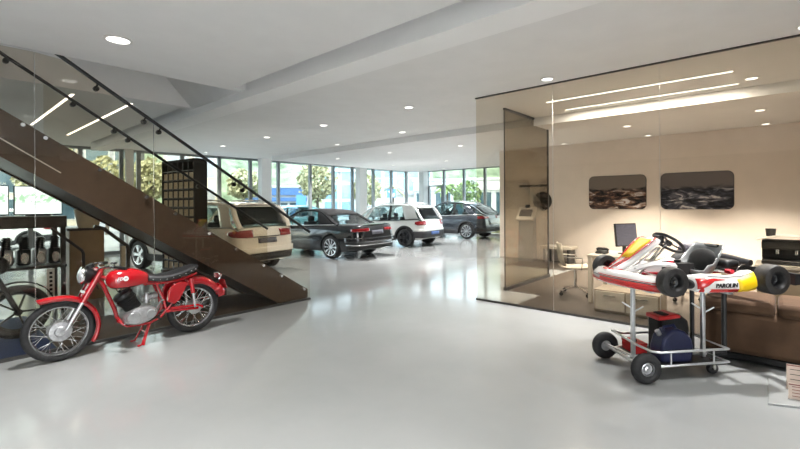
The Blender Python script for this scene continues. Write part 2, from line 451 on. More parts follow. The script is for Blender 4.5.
for x, y in ((1.3,1.6),(1.3,-1.6),(-1.8,1.6),(-1.8,-1.6)): downlight(x,y,Z1,'added fill downlight in the lower ceiling near the entrance, outside the picture',PW*1.0,.10)
for x, y, t in ((5.74,4.90,'brightest round downlight in the ceiling left of the glass office'),(5.77,7.34,'round downlight in mid ceiling, second of the row above the convertible'),
             (5.80,9.64,'small round downlight in the ceiling above the cream SUV'),(7.6,6.7,'round downlight just left of the step in the ceiling'),(7.89,9.42,'faint round downlight beside the ceiling step above the black convertible'),
             (5.74,2.4,None),(5.74,-.2,None),(5.8,12.0,'round downlight in the ceiling near the windows behind the stair')):
    downlight(x,y,Z2,t or 'added fill downlight over the open floor, outside the picture',PW*(.45 if y > 4 else 1.5))
for x, y, t in ((9.6,6.4,'round downlight beyond the ceiling step beside the glass office corner'),(9.4,8.8,'round downlight beyond the ceiling step above the white crossover'),(9.4,11.2,'round downlight beyond the ceiling step close to the windows'),
             (12.6,6.4,'round downlight at far ceiling in front of the dark grey SUV'),(12.6,9.0,'far round downlight above the white crossover roof'),(12.6,11.6,'far round downlight near the middle window column'),
             (15.2,7.5,'far round downlight above the dark grey SUV'),(15.2,11.0,'farthest round downlight by the corner of the two window walls')):
    downlight(x,y,Z3,t,PW*1.6)
WARM = (1,.95,.87)
for x, y, t in ((6.6,14.9,'added fill downlight by the windows, left of the first white column'),(11.3,14.5,'added fill downlight by the windows between the first two white columns'),(16.1,14.1,'added fill downlight by the windows between the second and third white columns'),(17.3,11.6,'added fill downlight by the right window wall near the corner')):
    downlight(x,y,Z4,t,PW*2.2,group='added window side downlights')  # lamps added in the raised strip to brighten columns and far ceiling
for x, y, t in ((9.547,2.336,'round office downlight above the left wall picture'),(11.2,2.31,'second office downlight close to the back wall between the pictures'),(11.2,4.25,'office downlight at the back wall by the side glass'),
             (9.475,.27,'middle one of three office downlights at the right'),(11.2,.236,'rear one of three office downlights at the right')):
    downlight(x,y,Z3,t,120,.07,WARM,x < 10, group='office downlights')
downlight(7.641,.305,Z2,'front one of three office downlights at the right',4,.07,WARM, group='office downlights')
def strip(x, y0, y1, z, label, power):
    o = thing('linear_ceiling_light', label, 'ceiling light', (x,(y0+y1)/2,z), 0, 'linear ceiling lights')
    h = (y1-y0)/2
    m = MB(); m.bb((-.028,-h-.01,-.006), (.028,h+.01,.0)); m.build('trim_frame', 'white_plastic', o, smooth=False)
    m = MB(); m.bb((-.02,-h,-.009), (.02,h,-.004)); m.build('diffuser', 'strip_white', o, smooth=False)
    l = bpy.data.lights.new('strip_lamp', 'AREA'); l.shape = 'RECTANGLE'; l.size = .04; l.size_y = y1-y0; l.energy = power; l.color = WARM
    lo = bpy.data.objects.new('strip_lamp', l); COL.objects.link(lo); lo.location = (x,(y0+y1)/2,z-.015)
strip(7.055,.47,2.96,Z2,'longer front linear light in the office ceiling',26)
strip(7.85,.46,2.94,Z2,'second linear light behind the first one in the office ceiling',26)
strip(1.46,7.58,11.0,Z1,'linear ceiling light seen through the stair glass, left one',1.5)
strip(2.21,7.6,12.0,Z1,'linear ceiling light ending at the upper handrail, right one',1.5)

# ------------------------------------------------------------------ daylight
w = bpy.data.worlds.new('daylight'); SC.world = w; w.use_nodes = True
nt = w.node_tree; nt.nodes.clear()
out = nt.nodes.new('ShaderNodeOutputWorld'); bg = nt.nodes.new('ShaderNodeBackground'); sky = nt.nodes.new('ShaderNodeTexSky')
sky.sky_type = 'NISHITA'; sky.sun_disc = False; sky.sun_elevation = radians(52); sky.sun_rotation = radians(200); sky.air_density = 1.0; sky.dust_density = .8; sky.ozone_density = 1.5
bg.inputs['Strength'].default_value = .47
hs = nt.nodes.new('ShaderNodeHueSaturation'); hs.inputs['Saturation'].default_value = .25
nt.links.new(sky.outputs[0], hs.inputs['Color']); nt.links.new(hs.outputs[0], bg.inputs['Color']); nt.links.new(bg.outputs[0], out.inputs['Surface'])
sun = bpy.data.lights.new('sun', 'SUN'); sun.energy = 2.0; sun.angle = radians(1.5); sun.color = (1,.96,.9)
so_ = bpy.data.objects.new('sun', sun); COL.objects.link(so_); so_.location = (-10,-20,40)
sd = Vector((.35,.62,-1.05)).normalized()     # light travels towards the windows' outside, over the roof
so_.rotation_euler = sd.to_track_quat('-Z', 'Y').to_euler()
SC.view_settings.view_transform = 'Standard'; SC.view_settings.look = 'None'; SC.view_settings.gamma = 1; SC.view_settings.use_curve_mapping = False
SC.view_settings.exposure = 1.24
SC.cycles.use_denoising = True; SC.cycles.max_bounces = 10; SC.cycles.diffuse_bounces = 5; SC.cycles.glossy_bounces = 5
SC.cycles.transparent_max_bounces = 24; SC.cycles.transmission_bounces = 6; SC.cycles.sample_clamp_indirect = 6; SC.cycles.caustics_reflective = False; SC.cycles.caustics_refractive = False
# ------------------------------------------------------------------ cars
mat('paint_black', (.012,.013,.016), .18, .2, coat=1., noise=(900,.3))
mat('paint_white', (.78,.78,.76), .22, 0, coat=1., noise=(2,.02))
mat('paint_cream', (.80,.75,.66), .22, 0, coat=1., noise=(2,.02))
mat('paint_graphite', (.055,.065,.08), .2, .45, coat=1., noise=(800,.25))
mat('clad_grey', (.03,.03,.032), .6, noise=(60,.25))
mat('soft_top', (.012,.012,.013), .9, noise=(200,.4), bump=(300,.2))
mat('tail_red', (.24,.004,.008), .12, coat=1., noise=(60,.3))
mat('plate_blue', (.05,.11,.32), .4, noise=(40,.2))
mat('plate_dark', (.10,.10,.12), .4, noise=(40,.4))
mat('plate_white', (.75,.75,.72), .4, noise=(40,.1))
mat('seat_dark', (.03,.03,.032), .7, noise=(60,.3))
mat('rim_silver', (.72,.73,.75), .22, .9, noise=(20,.06))
mat('rim_dark', (.06,.06,.065), .3, .7, noise=(20,.2))

def make_wheel(parent, loc, side, r, w, rimr, spokes, rim_m, name='wheel', detail=True):
    """side = +1: outer face towards +y"""
    t = MB()
    prof = [(rimr*.98,-w*.46),(rimr*1.02,-w*.5),(r*.9,-w*.5),(r*.975,-w*.42),(r,-w*.25),(r,w*.25),(r*.975,w*.42),(r*.9,w*.5),(rimr*1.02,w*.5),(rimr*.98,w*.46)]
    t.lathe(prof, ax=(0,1,0), n=32, closed=True)
    o = t.build(name, 'rubber', parent); o.location = loc
    m = MB(); s = side
    m.lathe([(rimr*1.0,s*w*.50),(rimr*.93,s*w*.48),(rimr*.90,s*w*.2),(rimr*.86,-s*w*.3),(rimr*.98,-s*w*.42)], ax=(0,1,0), n=32)
    for i in range(spokes):
        a = 2*pi*i/spokes; da = (2*pi/spokes)*.19
        R = rimr*.95; yo = s*w*.44; yi = s*w*.34
        def pt(rad, ang, y): return (rad*cos(ang), y, rad*sin(ang))
        m.hexa([pt(.05,a-.9*da*2,yi-.02*s),pt(.05,a+.9*da*2,yi-.02*s),pt(R,a+da*1.2,yo-.03*s),pt(R,a-da*1.2,yo-.03*s),
                pt(.06,a-.9*da*2,yi+.01*s),pt(.06,a+.9*da*2,yi+.01*s),pt(R,a+da*.9,yo),pt(R,a-da*.9,yo)])
    m.cyl((0,s*w*.25,0), (0,s*w*.40,0), rimr*.24, rimr*.2, n=20)
    m.build('rim', rim_m, o)
    d = MB(); d.cyl((0,-s*w*.1,0), (0,s*w*.05,0), rimr*.72, n=24); d.cyl((0,-s*w*.44,0), (0,-s*w*.2,0), rimr*.9, n=24); d.build('brake_disc', 'rim_dark', o)
    return o

class Car:
    def __init__(s, p): s.__dict__.update(p)
    def hw(s, x):                       # half width of the lower body
        return sinterp(s.wtab, x)
    def top(s, x): return sinterp(s.ttab, x)     # deck / belt / bonnet height at the edge
    def bot(s, x): return sinterp(s.btab, x)
    def ring(s, x):
        zb, zt, w = s.bot(x), s.top(x), s.hw(x); h = zt-zb; cr = s.crown*min(1, h/.5)
        half = [(0,zb),(.78*w,zb),(.94*w,zb+.05*h),(.985*w,zb+.22*h),(1.0*w,zb+.5*h),(.985*w,zb+.74*h),(.965*w,zb+.86*h),(.94*w,zb+.95*h),(.89*w,zt),(.45*w,zt+cr*.8),(0,zt+cr)]
        return [(x,y,z) for y, z in half] + [(x,-y,z) for y, z in half[-2:0:-1]]
    FT = [(0,.80),(.02,.90),(.05,.94),(.22,.985),(.5,1.),(.74,.985),(.86,.965),(.95,.94),(1,.89)]
    def inside(s, x, y, z):
        zb, zt, w = s.bot(x), s.top(x), s.hw(x)
        if z < zb: return False
        y = abs(y)
        if z > zt: return z < zt+s.crown*(1-(y/(.89*w))**2) and y < .89*w
        return y <= w*interp(s.FT, (z-zb)/max(.01, zt-zb))
    def skin(s, th, z, off=0.):
        """point of the rear skin at height z in the direction th (0 = straight back) seen from inside the boot"""
        xc = -s.ro+.75; dx, dy = -cos(th), sin(th)
        lo, hi = 0., 1.6
        r = 0.
        while r < 1.6 and (s.inside(xc+dx*r, dy*r, z) and xc+dx*r >= -s.ro): r += .03
        lo, hi = r-.03, r
        for _ in range(12):
            mid = (lo+hi)/2
            if s.inside(xc+dx*mid, dy*mid, z) and xc+dx*mid >= -s.ro: lo = mid
            else: hi = mid
        return (xc+dx*(lo+off), dy*(lo+off), z)
    def theta(s, y=None, x=None):
        """direction towards half-width y on the rear, or towards station x on the flank"""
        if y is not None: return atan2(y, .72)
        return atan2(s.hw(x), -s.ro+.75-x)
    # greenhouse
    def belt(s, x): return s.top(x)+s.beltup
    def bw(s, x): return s.hw(x)*.925
    def roofz(s, x): return sinterp(s.gtab, x)
    def gw(s, x, z):
        zb = s.belt(x); t = max(0, min(1, (z-zb)/max(.05, s.H-zb)))
        return s.bw(x)*(1-s.tumble*t**1.15)
    def side(s, x, t, off, sgn):
        zb = s.belt(x)-.01; zt = max(zb+.001, s.roofz(x)); z = zb+(zt-zb)*t
        return (x, sgn*(s.gw(x, z)+off), z)

def build_car(name, label, cat, loc, az, p, group=None, simple=False):
    c = Car(p); root = thing(name, label, cat, loc, az, group)
    x0, x1 = -c.ro, c.wb+c.fo
    # lower body
    n = 30
    xs = sorted(set([x0, x0+.02, x0+.05, x0+.1, x0+.17, x0+.26] + [x0+.26+(x1-x0-.52)*i/n for i in range(n+1)] + [x1-.2, x1-.13, x1-.07, x1-.03, x1]))
    m = MB(); m.loft([c.ring(x) for x in xs]); body = m.build('body', c.paint, root)
    cut = MB(); R = c.wr+.05
    for ax in (0, c.wb):
        for sg in (1,-1):
            cut.cyl((ax, sg*(c.W/2-.30), c.wr), (ax, sg*(c.W/2+.2), c.wr), R, n=32)
    co = cut.build('cutter', c.paint, root)
    md = body.modifiers.new('arch', 'BOOLEAN'); md.operation = 'DIFFERENCE'; md.object = co; md.solver = 'EXACT'
    dg = bpy.context.evaluated_depsgraph_get(); dg.update()
    me = bpy.data.meshes.new_from_object(body.evaluated_get(dg)); body.modifiers.clear(); old = body.data; body.data = me; bpy.data.meshes.remove(old)
    while len(me.materials) > 1: me.materials.pop()
    me.set_sharp_from_angle(angle=radians(38))
    bpy.data.objects.remove(co)
    for ax in (0, c.wb):
        for sg in (1,-1):
            y = sg*(c.hw(ax)-.005); yi = sg*(c.W/2-.29)
            m = MB(); a = [-8+196*i/18 for i in range(19)]
            r2 = R-.004
            ring0 = [(ax+r2*cos(radians(q)), yi, c.wr+r2*sin(radians(q))) for q in a]; ring1 = [(ax+r2*cos(radians(q)), y-sg*.02, c.wr+r2*sin(radians(q))) for q in a]
            k = len(a); m.add(ring0+ring1, [(i,i+1,k+i+1,k+i) for i in range(k-1)]+[tuple(range(k))]); m.build('wheel_well', 'matt_black', root, fixn=False)
            if c.clad:
                m = MB(); rs = []
                for q in a:
                    q = radians(q); rs.append([(ax+rr*cos(q), yy, c.wr+rr*sin(q)) for rr, yy in ((R-.005,y-sg*.05),(R-.005,y+sg*.018),(R+.05,y+sg*.016),(R+.065,y-sg*.02))])
                m.loft(rs); m.build('arch_trim', c.clad, root)
    if c.clad:
        for sg in (1,-1):
            m = MB(); rs = []
            for i in range(9):
                x = R+.03+(c.wb-2*R-.06)*i/8; y = c.hw(x); zb = c.bot(x)
                rs.append([(x, sg*(y-.10), zb-.01),(x, sg*(y+.005), zb+.03),(x, sg*(y+.014), zb+.17),(x, sg*(y-.05), zb+.19)])
            m.loft(rs); m.build('sill_trim', c.clad, root)
    # greenhouse: glass shell
    g0, g1 = c.gtab[0][0], c.gtab[-1][0]
    N = 26; gx = [g0+(g1-g0)*i/N for i in range(N+1)]
    m = MB(); K = 8; rows = []
    for x in gx:
        z = max(c.roofz(x), c.belt(x)-.01); h = c.gw(x, z)
        rows.append([(x, h*(2*j/K-1), z+.035*(1-(2*j/K-1)**2)) for j in range(K+1)])
    m.loft(rows, caps=False, closed=False)
    for sg in (1,-1):
        m.loft([[c.side(x, t, 0, sg) for t in (0,.33,.66,1)] for x in gx], caps=False, closed=False)
    m.build('window_glass', 'car_glass', root)
    def sidepatch(nm, xb0, xb1, xt0, xt1, mtl, t0=0., t1=1., off=.008, nn=6):
        for sg in (1,-1):
            q = MB(); q.loft([[c.side(xb0+(xt0-xb0)*t+((xb1+(xt1-xb1)*t)-(xb0+(xt0-xb0)*t))*i/nn, t, off, sg) for t in (t0,t0+(t1-t0)*.34,t0+(t1-t0)*.67,t1)] for i in range(nn+1)], caps=False, closed=False)
            q.build(nm, mtl, root, solid=.014)
    def toppatch(nm, xa, xb, mtl, y0=-1.03, y1=1.03, off=.010, nn=12, kk=8):
        q = MB(); rr = []
        for i in range(nn+1):
            x = xa+(xb-xa)*i/nn; z = c.roofz(x); h = c.gw(x, z)
            rr.append([(x, h*(y0+(y1-y0)*j/kk), z+.035*(1-min(1, abs(y0+(y1-y0)*j/kk))**2)+off) for j in range(kk+1)])
        q.loft(rr, caps=False, closed=False); q.build(nm, mtl, root, solid=.02)
    toppatch('roof', c.roof0, c.roof1, c.roofm)
    for ya, yb in ((-1.03,-.86),(.86,1.03)): toppatch('pillar', g0-.01, c.roof1+.02, c.paint if not c.soft else c.roofm, ya, yb, .008, 10, 3)
    for ya, yb in ((-1.03,-.9),(.9,1.03)): toppatch('pillar', c.roof0-.02, g1+.02, c.paint, ya, yb, .006, 8, 3)
    if not c.soft and not simple: toppatch('rear_window', g0+.03, c.roof1, 'car_glass_dark', -.86, .86, .005, 8, 6)
    for pl in c.pillars: sidepatch(*pl)
    for sg in (1,-1):
        q = MB(); q.tube([(x, sg*(c.gw(x, c.roofz(x))-.005), c.roofz(x)) for x in gx], .028, 6); q.build('roof_frame', c.roofm if c.soft else c.paint, root)
        q = MB(); q.tube([(x, sg*(c.bw(x)+.012), c.belt(x)+.004) for x in gx], .016, 6); q.build('belt_trim', c.belt_m, root)
    # seats and steering wheel
    if not simple:
        for sx, sy in ((c.wb*.5,.37),(c.wb*.5,-.37),(.35,.40),(.35,-.40)):
            zb = c.belt(sx)
            q = MB(); q.box((sx, sy, zb+.02), (.12,.44,.20)); q.box((sx-.05, sy, zb+.2), (.09,.24,.15)); q.build('seat', 'seat_dark', root, bevel=.03)
        q = MB(); q.tube([(c.wb*.5+.62+.05*sin(a), .37+.18*cos(a), c.belt(c.wb*.5)-.0+.16*sin(a)) for a in [2*pi*i/20 for i in range(20)]], .014, 6, True); q.build('steering_wheel', 'seat_dark', root)
    # wheels
    for ax in (0, c.wb):
        for sg in (1,-1):
            make_wheel(root, (ax, sg*(c.hw(ax)-.115), c.wr), sg, c.wr, .215, c.wr*c.rimf, c.spokes, c.rim)
    def rear_patch(nm, mtl, th0, th1, z0, z1, off=.006, thick=.02, nt=16, nz=4, taper=None):
        q = MB(); rr = []
        for i in range(nt+1):
            th = th0+(th1-th0)*i/nt; a, b = z0, z1
            if taper: k = taper(i/nt); a, b = z0+(z1-z0)*k[0], z0+(z1-z0)*k[1]
            rr.append([c.skin(th, a+(b-a)*j/nz, off) for j in range(nz+1)])
        q.loft(rr, caps=False, closed=False); return q.build(nm, mtl, root, solid=thick)
    lz, lh, ly0, side_l = c.lamp
    for sg in (1,-1):
        rear_patch('tail_light', 'tail_red', sg*c.theta(y=ly0), sg*c.theta(x=-c.ro+side_l), lz-lh/2, lz+lh/2, .006, .016, taper=c.lamp_shape)
    if c.plate:
        pz, pm, po = c.plate
        rear_patch('license_plate', pm, -c.theta(y=.26), c.theta(y=.26), pz-.058, pz+.058, po, .012, 8, 2)
    for (nm, off, z0_, z1_, side_l, mtl, th_) in c.rear:
        t_ = c.theta(x=-c.ro+side_l) if side_l > 0 else c.theta(y=-side_l)
        rear_patch(nm, mtl, -t_, t_, z0_, z1_, off, th_, 28, 4)
    for (nm, mtl, x_, z_, hw_) in c.lips:
        q = MB(); rs = []
        for i in range(13):
            y = hw_*(2*i/12-1); xx = x_+.06*(abs(y)/hw_)**3
            rs.append([(xx+.12,y,z_-.02),(xx,y,z_-.012),(xx,y,z_+.008),(xx+.12,y,z_+.02)])
        q.loft(rs); q.build(nm, mtl, root)
    for sg in (1,-1):
        xm = c.mirror
        q = MB(); q.ball((xm, sg*(c.bw(xm)+.13), c.belt(xm)+.07), (.07,.12,.08), 12, 8); q.bar((xm+.02, sg*(c.bw(xm)-.01), c.belt(xm)+.02), (xm, sg*(c.bw(xm)+.08), c.belt(xm)+.05), .05, .03); q.build('mirror', c.paint, root)
        for hx in c.handles:
            z = c.belt(hx)-.12
            q = MB(); q.bar((hx-.09, sg*(c.hw(hx)*.975+.016), z), (hx+.09, sg*(c.hw(hx)*.975+.016), z), .02, .025); q.build('door_handle', c.handle_m, root, bevel=.005)
        # headlight
        xf = x1-.16
        q = MB(); q.ball((xf, sg*(c.hw(xf)*.80), c.top(xf)-.10), (.17,.12,.07), 12, 8); q.build('headlight', 'chrome', root)
        for i, dx in enumerate(c.seams):
            pts = []
            zt_, zb_ = c.belt(dx)-.02, c.bot(dx)+.12
            for j in range(7):
                t = j/6; z = zb_+(zt_-zb_)*t
                fr = (z-c.bot(dx))/(c.top(dx)-c.bot(dx)); y = c.hw(dx)*interp([(0,.85),(.05,.94),(.22,.985),(.5,1.),(.74,.985),(.86,.965),(.95,.94),(1,.9)], fr)
                pts.append((dx, sg*(y-.001), z))
            q = MB(); q.tube(pts, .005, 4); q.build('door_seam', 'matt_black', root)
        if c.rails:
            ra, rb = c.rails
            q = MB(); pts = []
            for i in range(13):
                t = i/12; x = ra+(rb-ra)*t; z = c.roofz(x)
                pts.append((x, sg*(c.gw(x, z)*.93), z+.02+.06*min(1, min(t, 1-t)*6)))
            q.tube(pts, .018, 6); q.build('roof_rail', c.rail_m, root)
    return root

def suv(**k):
    p = dict(L=4.4,W=1.85,H=1.6,wb=2.68,ro=.86,fo=.90,wr=.345,rimf=.70,spokes=5,rim='rim_silver',paint='paint_cream',roofm='paint_cream',clad='clad_grey',soft=False,
        crown=.03,beltup=.0,tumble=.17,belt_m='chrome',mirror=1.78,handles=(.42,1.28),handle_m='paint_cream',seams=(.62,1.52),rails=(1.5,-.45),rail_m='steel')
    p.update(k); W2 = p['W']/2; ro = p['ro']; e = p['wb']+p['fo']
    p.setdefault('wtab', [(-ro,W2*.74),(-ro+.06,W2*.86),(-ro+.2,W2*.955),(-ro+.5,W2*.99),(0,W2),(p['wb']*.5,W2*.985),(p['wb'],W2),(e-.45,W2*.95),(e-.2,W2*.84),(e-.06,W2*.66),(e,W2*.5)])
    return p

cream = suv(ttab=[(-.86,.60),(-.84,.74),(-.81,.92),(-.76,1.04),(-.6,1.07),(0,1.06),(1.5,1.0),(2.0,.99),(2.5,.98),(3.2,.92),(3.48,.80),(3.58,.62)],
    btab=[(-.86,.40),(-.80,.33),(-.6,.26),(0,.22),(2.68,.22),(3.3,.25),(3.5,.33),(3.58,.42)],
    gtab=[(-.79,1.04),(-.66,1.28),(-.54,1.47),(-.42,1.535),(0,1.575),(.5,1.598),(1.0,1.59),(1.45,1.54),(1.75,1.44),(2.1,1.22),(2.5,.99)],
    roof0=1.55, roof1=-.46, pillars=[('pillar',-.74,-.36,-.45,-.10,'paint_cream'),('pillar',.58,.70,.60,.70,'matt_black'),('pillar',1.9,2.3,1.55,1.62,'paint_cream')],
    lamp=(.93,.17,.40,.26), lamp_shape=lambda t: (.0+.25*t*t, 1-.1*t) if t < .8 else (.16+(t-.8)*1.5, .92-(t-.8)*.8), plate=(.77,'plate_dark',.006),
    rear=[('bumper',.02,.50,.63,.42,'paint_cream',.05),('bumper_cladding',.012,.345,.49,.44,'clad_grey',.04),('boot_strip',.006,.845,.865,-.40,'clad_grey',.012)], lips=[('roof_spoiler','paint_cream',-.60,1.53,.62)])
build_car('suv', 'cream SUV with dark tinted rear window parked behind the stair glass', 'car', (5.03,9.47,0), radians(102), cream, 'cars parked facing the windows')

white = suv(W=1.84,H=1.53,wb=2.60,ro=.74,fo=.82,wr=.335,rim='rim_dark',paint='paint_white',roofm='paint_white',handle_m='paint_white',belt_m='matt_black',
    ttab=[(-.74,.62),(-.72,.74),(-.69,.88),(-.63,.97),(-.45,1.01),(0,.98),(1.5,.93),(2.0,.93),(2.4,.93),(3.0,.86),(3.3,.74),(3.42,.60)],
    btab=[(-.74,.42),(-.68,.33),(-.5,.26),(0,.23),(2.6,.23),(3.2,.26),(3.35,.33),(3.42,.42)],
    gtab=[(-.66,.97),(-.52,1.19),(-.40,1.36),(-.28,1.45),(.1,1.50),(.6,1.525),(1.0,1.515),(1.4,1.46),(1.7,1.36),(2.05,1.16),(2.45,.93)],
    roof0=1.5, roof1=-.32, pillars=[('pillar',-.62,-.02,-.32,.22,'paint_white'),('pillar',.66,.78,.66,.76,'matt_black'),('pillar',1.85,2.25,1.5,1.58,'paint_white')],
    lamp=(.87,.17,.55,.30), lamp_shape=lambda t: (.12-.12*t, 1-.1*t) if t < .7 else (.0+(t-.7)*.8, .93-(t-.7)*.6), plate=(.50,'plate_blue',.052), rails=(1.3,-.2),
    rear=[('bumper',.015,.58,.66,.36,'paint_white',.04),('bumper_cladding',.022,.345,.57,.38,'clad_grey',.05),('boot_lettering_bar',.004,.74,.755,-.16,'steel',.01)], lips=[('roof_spoiler','paint_white',-.46,1.43,.58)])
build_car('crossover', 'white crossover hatchback with roof rails and black wheel arch trims', 'car', (12.65,10.41,0), radians(98), white, 'cars parked facing the windows')

conv = suv(W=1.85,H=1.385,wb=2.76,ro=1.03,fo=.84,wr=.335,rimf=.74,spokes=10,paint='paint_black',roofm='soft_top',soft=True,clad=None,handle_m='chrome',rails=None,tumble=.20,
    ttab=[(-1.03,.62),(-1.015,.74),(-.99,.86),(-.94,.945),(-.8,.975),(-.3,.975),(.3,.96),(1.5,.92),(2.2,.91),(2.6,.90),(3.2,.82),(3.5,.70),(3.6,.56)],
    btab=[(-1.03,.40),(-.96,.30),(-.8,.23),(0,.18),(2.76,.18),(3.3,.20),(3.5,.27),(3.6,.40)],
    wtab=[(-1.03,.70),(-.96,.80),(-.85,.87),(-.5,.91),(0,.925),(1.4,.905),(2.76,.92),(3.2,.86),(3.45,.72),(3.55,.58),(3.6,.46)],
    gtab=[(-.22,.965),(0,1.06),(.28,1.21),(.54,1.325),(.8,1.37),(1.1,1.385),(1.45,1.36),(1.7,1.28),(2.05,1.09),(2.4,.91)],
    roof0=1.5, roof1=.27, pillars=[('soft_top_flank',-.20,.50,.12,.70,'soft_top'),('pillar',1.98,2.3,1.52,1.62,'paint_black')], mirror=1.85, handles=(1.02,), seams=(.72,1.98),
    lamp=(.835,.10,.34,.26), lamp_shape=lambda t: (.15*(1-t), 1-.25*abs(t-.3)), plate=(.76,'plate_dark',.008),
    rear=[('bumper',.025,.50,.62,.46,'paint_black',.05),('diffuser',.012,.31,.40,.40,'matt_black',.04),('chrome_strip',.022,.405,.43,.42,'chrome',.03)], lips=[('boot_lip','paint_black',-.96,.975,.66)])
build_car('convertible', 'black convertible with raised black fabric roof and silver ten-spoke wheels', 'car', (8.73,9.80,0), radians(97), conv, 'cars parked facing the windows')

dark = suv(W=1.86,H=1.62,wb=2.68,ro=.86,fo=.92,wr=.355,rimf=.74,spokes=10,paint='paint_graphite',roofm='paint_graphite',clad='clad_grey',handle_m='paint_graphite',
    ttab=[(-.86,.64),(-.845,.78),(-.82,.94),(-.77,1.06),(-.6,1.09),(0,1.07),(1.5,1.01),(2.0,1.0),(2.5,.98),(3.2,.92),(3.5,.80),(3.60,.62)],
    btab=[(-.86,.42),(-.80,.34),(-.6,.26),(0,.23),(2.68,.23),(3.3,.25),(3.5,.33),(3.60,.42)],
    gtab=[(-.80,1.07),(-.62,1.18),(-.35,1.37),(0,1.52),(.4,1.60),(.8,1.62),(1.2,1.605),(1.5,1.55),(1.8,1.41),(2.1,1.23),(2.5,.99)],
    roof0=1.55, roof1=-.05, pillars=[('pillar',-.70,-.08,-.1,.30,'paint_graphite'),('pillar',.60,.72,.62,.72,'matt_black'),('pillar',1.9,2.3,1.55,1.62,'paint_graphite')],
    lamp=(.97,.13,.36,.30), lamp_shape=lambda t: (.1*(1-t), 1-.15*t), plate=(.66,'plate_white',.02), rails=(1.4,.1),
    rear=[('bumper',.02,.50,.63,.42,'paint_graphite',.05),('bumper_cladding',.012,.345,.49,.44,'clad_grey',.04)], lips=[('boot_lip','paint_graphite',-.80,1.085,.60)])
build_car('coupe_suv', 'dark grey coupe-roofed SUV parked farthest right by the window corner', 'car', (16.97,10.47,0), radians(93), dark, 'cars parked facing the windows')
# ------------------------------------------------------------------ red motorcycle
mat('moto_red', (.42,.006,.012), .16, 0, coat=1., noise=(6,.06))
mat('moto_black', (.012,.012,.013), .35, .1, noise=(40,.2))
mat('seat_vinyl', (.022,.022,.024), .45, noise=(80,.3), bump=(150,.15))
mat('engine_alu', (.52,.52,.53), .38, .85, noise=(40,.18), bump=(90,.12))
mat('lens_clear', (.75,.78,.80), .08, .1, coat=1., noise=(60,.1))
mat('badge_white', (.85,.85,.83), .3, noise=(30,.04))
BX, BY = 1.585, 5.42
mo = thing('motorcycle', 'red vintage motorcycle with chrome spoked wheels standing in front of the stair glass', 'motorcycle', (BX,BY,0))
def B(x, z, y=0): return (x-BX, y, z)
def spoked(c, r, tw, hubr, hubw, nm='wheel'):
    cx, cz = c
    t = MB(); k = tw/2; pr = []
    for i in range(14):
        a = 2*pi*i/14; pr.append((r-k*1.05+k*1.05*cos(a), k*sin(a)))
    t.lathe(pr, ax=(0,1,0), n=56, closed=True)
    o = t.build(nm, 'rubber', mo); o.location = B(cx, cz)
    m = MB(); ri = r-tw*.95
    m.lathe([(ri,-k*.72),(ri-.006,-k*.70),(ri-.016,-k*.35),(ri-.020,0),(ri-.016,k*.35),(ri-.006,k*.70),(ri,k*.72),(ri+.006,k*.5),(ri+.004,0),(ri+.006,-k*.5)], ax=(0,1,0), n=56, closed=True)
    m.build('rim', 'chrome', o)
    m = MB()
    for i in range(36):
        a = 2*pi*i/36; sg = 1 if i % 2 else -1; b = a+(.42 if (i//2) % 2 else -.42)
        m.tube([(hubr*.92*cos(b), sg*hubw*.42, hubr*.92*sin(b)), ((ri-.012)*cos(a), sg*.006, (ri-.012)*sin(a))], .003, 4)
    m.build('spokes', 'chrome', o)
    m = MB(); m.lathe([(.0,-hubw*.62),(hubr*.45,-hubw*.60),(hubr*.55,-hubw*.5),(hubr*.95,-hubw*.48),(hubr,-hubw*.40),(hubr*.96,0),(hubr,hubw*.40),(hubr*.95,hubw*.48),(hubr*.5,hubw*.52),(0,hubw*.6)], ax=(0,1,0), n=32)
    for i in range(6):
        a = 2*pi*i/6; m.cyl((hubr*.7*cos(a), -hubw*.52, hubr*.7*sin(a)), (hubr*.7*cos(a), -hubw*.47, hubr*.7*sin(a)), .008, n=8)
    m.build('hub', 'engine_alu', o)
    return o
FW, RW = (.925,.303), (2.232,.306)
spoked(FW, .303, .066, .098, .12); spoked(RW, .306, .074, .078, .13)
def fender(c, r, a0, a1, wid, skirt, name, n=26, flare=0):
    m = MB(); rings = []
    for i in range(n+1):
        a = radians(a0+(a1-a0)*i/n); t = i/n; w = wid*(1-.25*abs(2*t-1)**3); rr = r+flare*max(0, (t-.8)/.2)**2
        sec = [(-w/2,-skirt),(-w/2*.98,-skirt*.4),(-w/2*.8,-.010),(-w/2*.4,.002),(0,.006),(w/2*.4,.002),(w/2*.8,-.010),(w/2*.98,-skirt*.4),(w/2,-skirt)]
        rings.append([B(c[0]+(rr+h)*cos(a), c[1]+(rr+h)*sin(a), y) for y, h in sec])
    m.loft(rings, caps=False, closed=False)
    return m.build(name, 'moto_red', mo, solid=.004)
fender(FW, .345, -32, 119, .105, .045, 'front_fender', flare=.03)
fender(RW, .375, 108, 22, .15, .085, 'rear_fender', flare=.035)
m = MB()                                                  # tail piece flaring at the end of the rear fender
rg = []
for i, (a, r) in enumerate(((38,.39),(30,.405),(22,.41),(15,.405))):
    a = radians(a); w = .15-.012*i
    rg.append([B(RW[0]+(r+h)*cos(a), RW[1]+(r+h)*sin(a), y) for y, h in ((-w/2,-.10),(-w/2,-.02),(-w/3,.004),(0,.010),(w/3,.004),(w/2,-.02),(w/2,-.10))])
m.loft(rg, caps=False, closed=False); m.build('fender_tail', 'moto_red', mo, solid=.005)
m = MB(); m.box(B(2.535,.655), (.05,.085,.055)); m.cyl(B(2.55,.655), B(2.585,.65), .035, .028, 14); m.build('tail_light', 'tail_red', mo, bevel=.006)
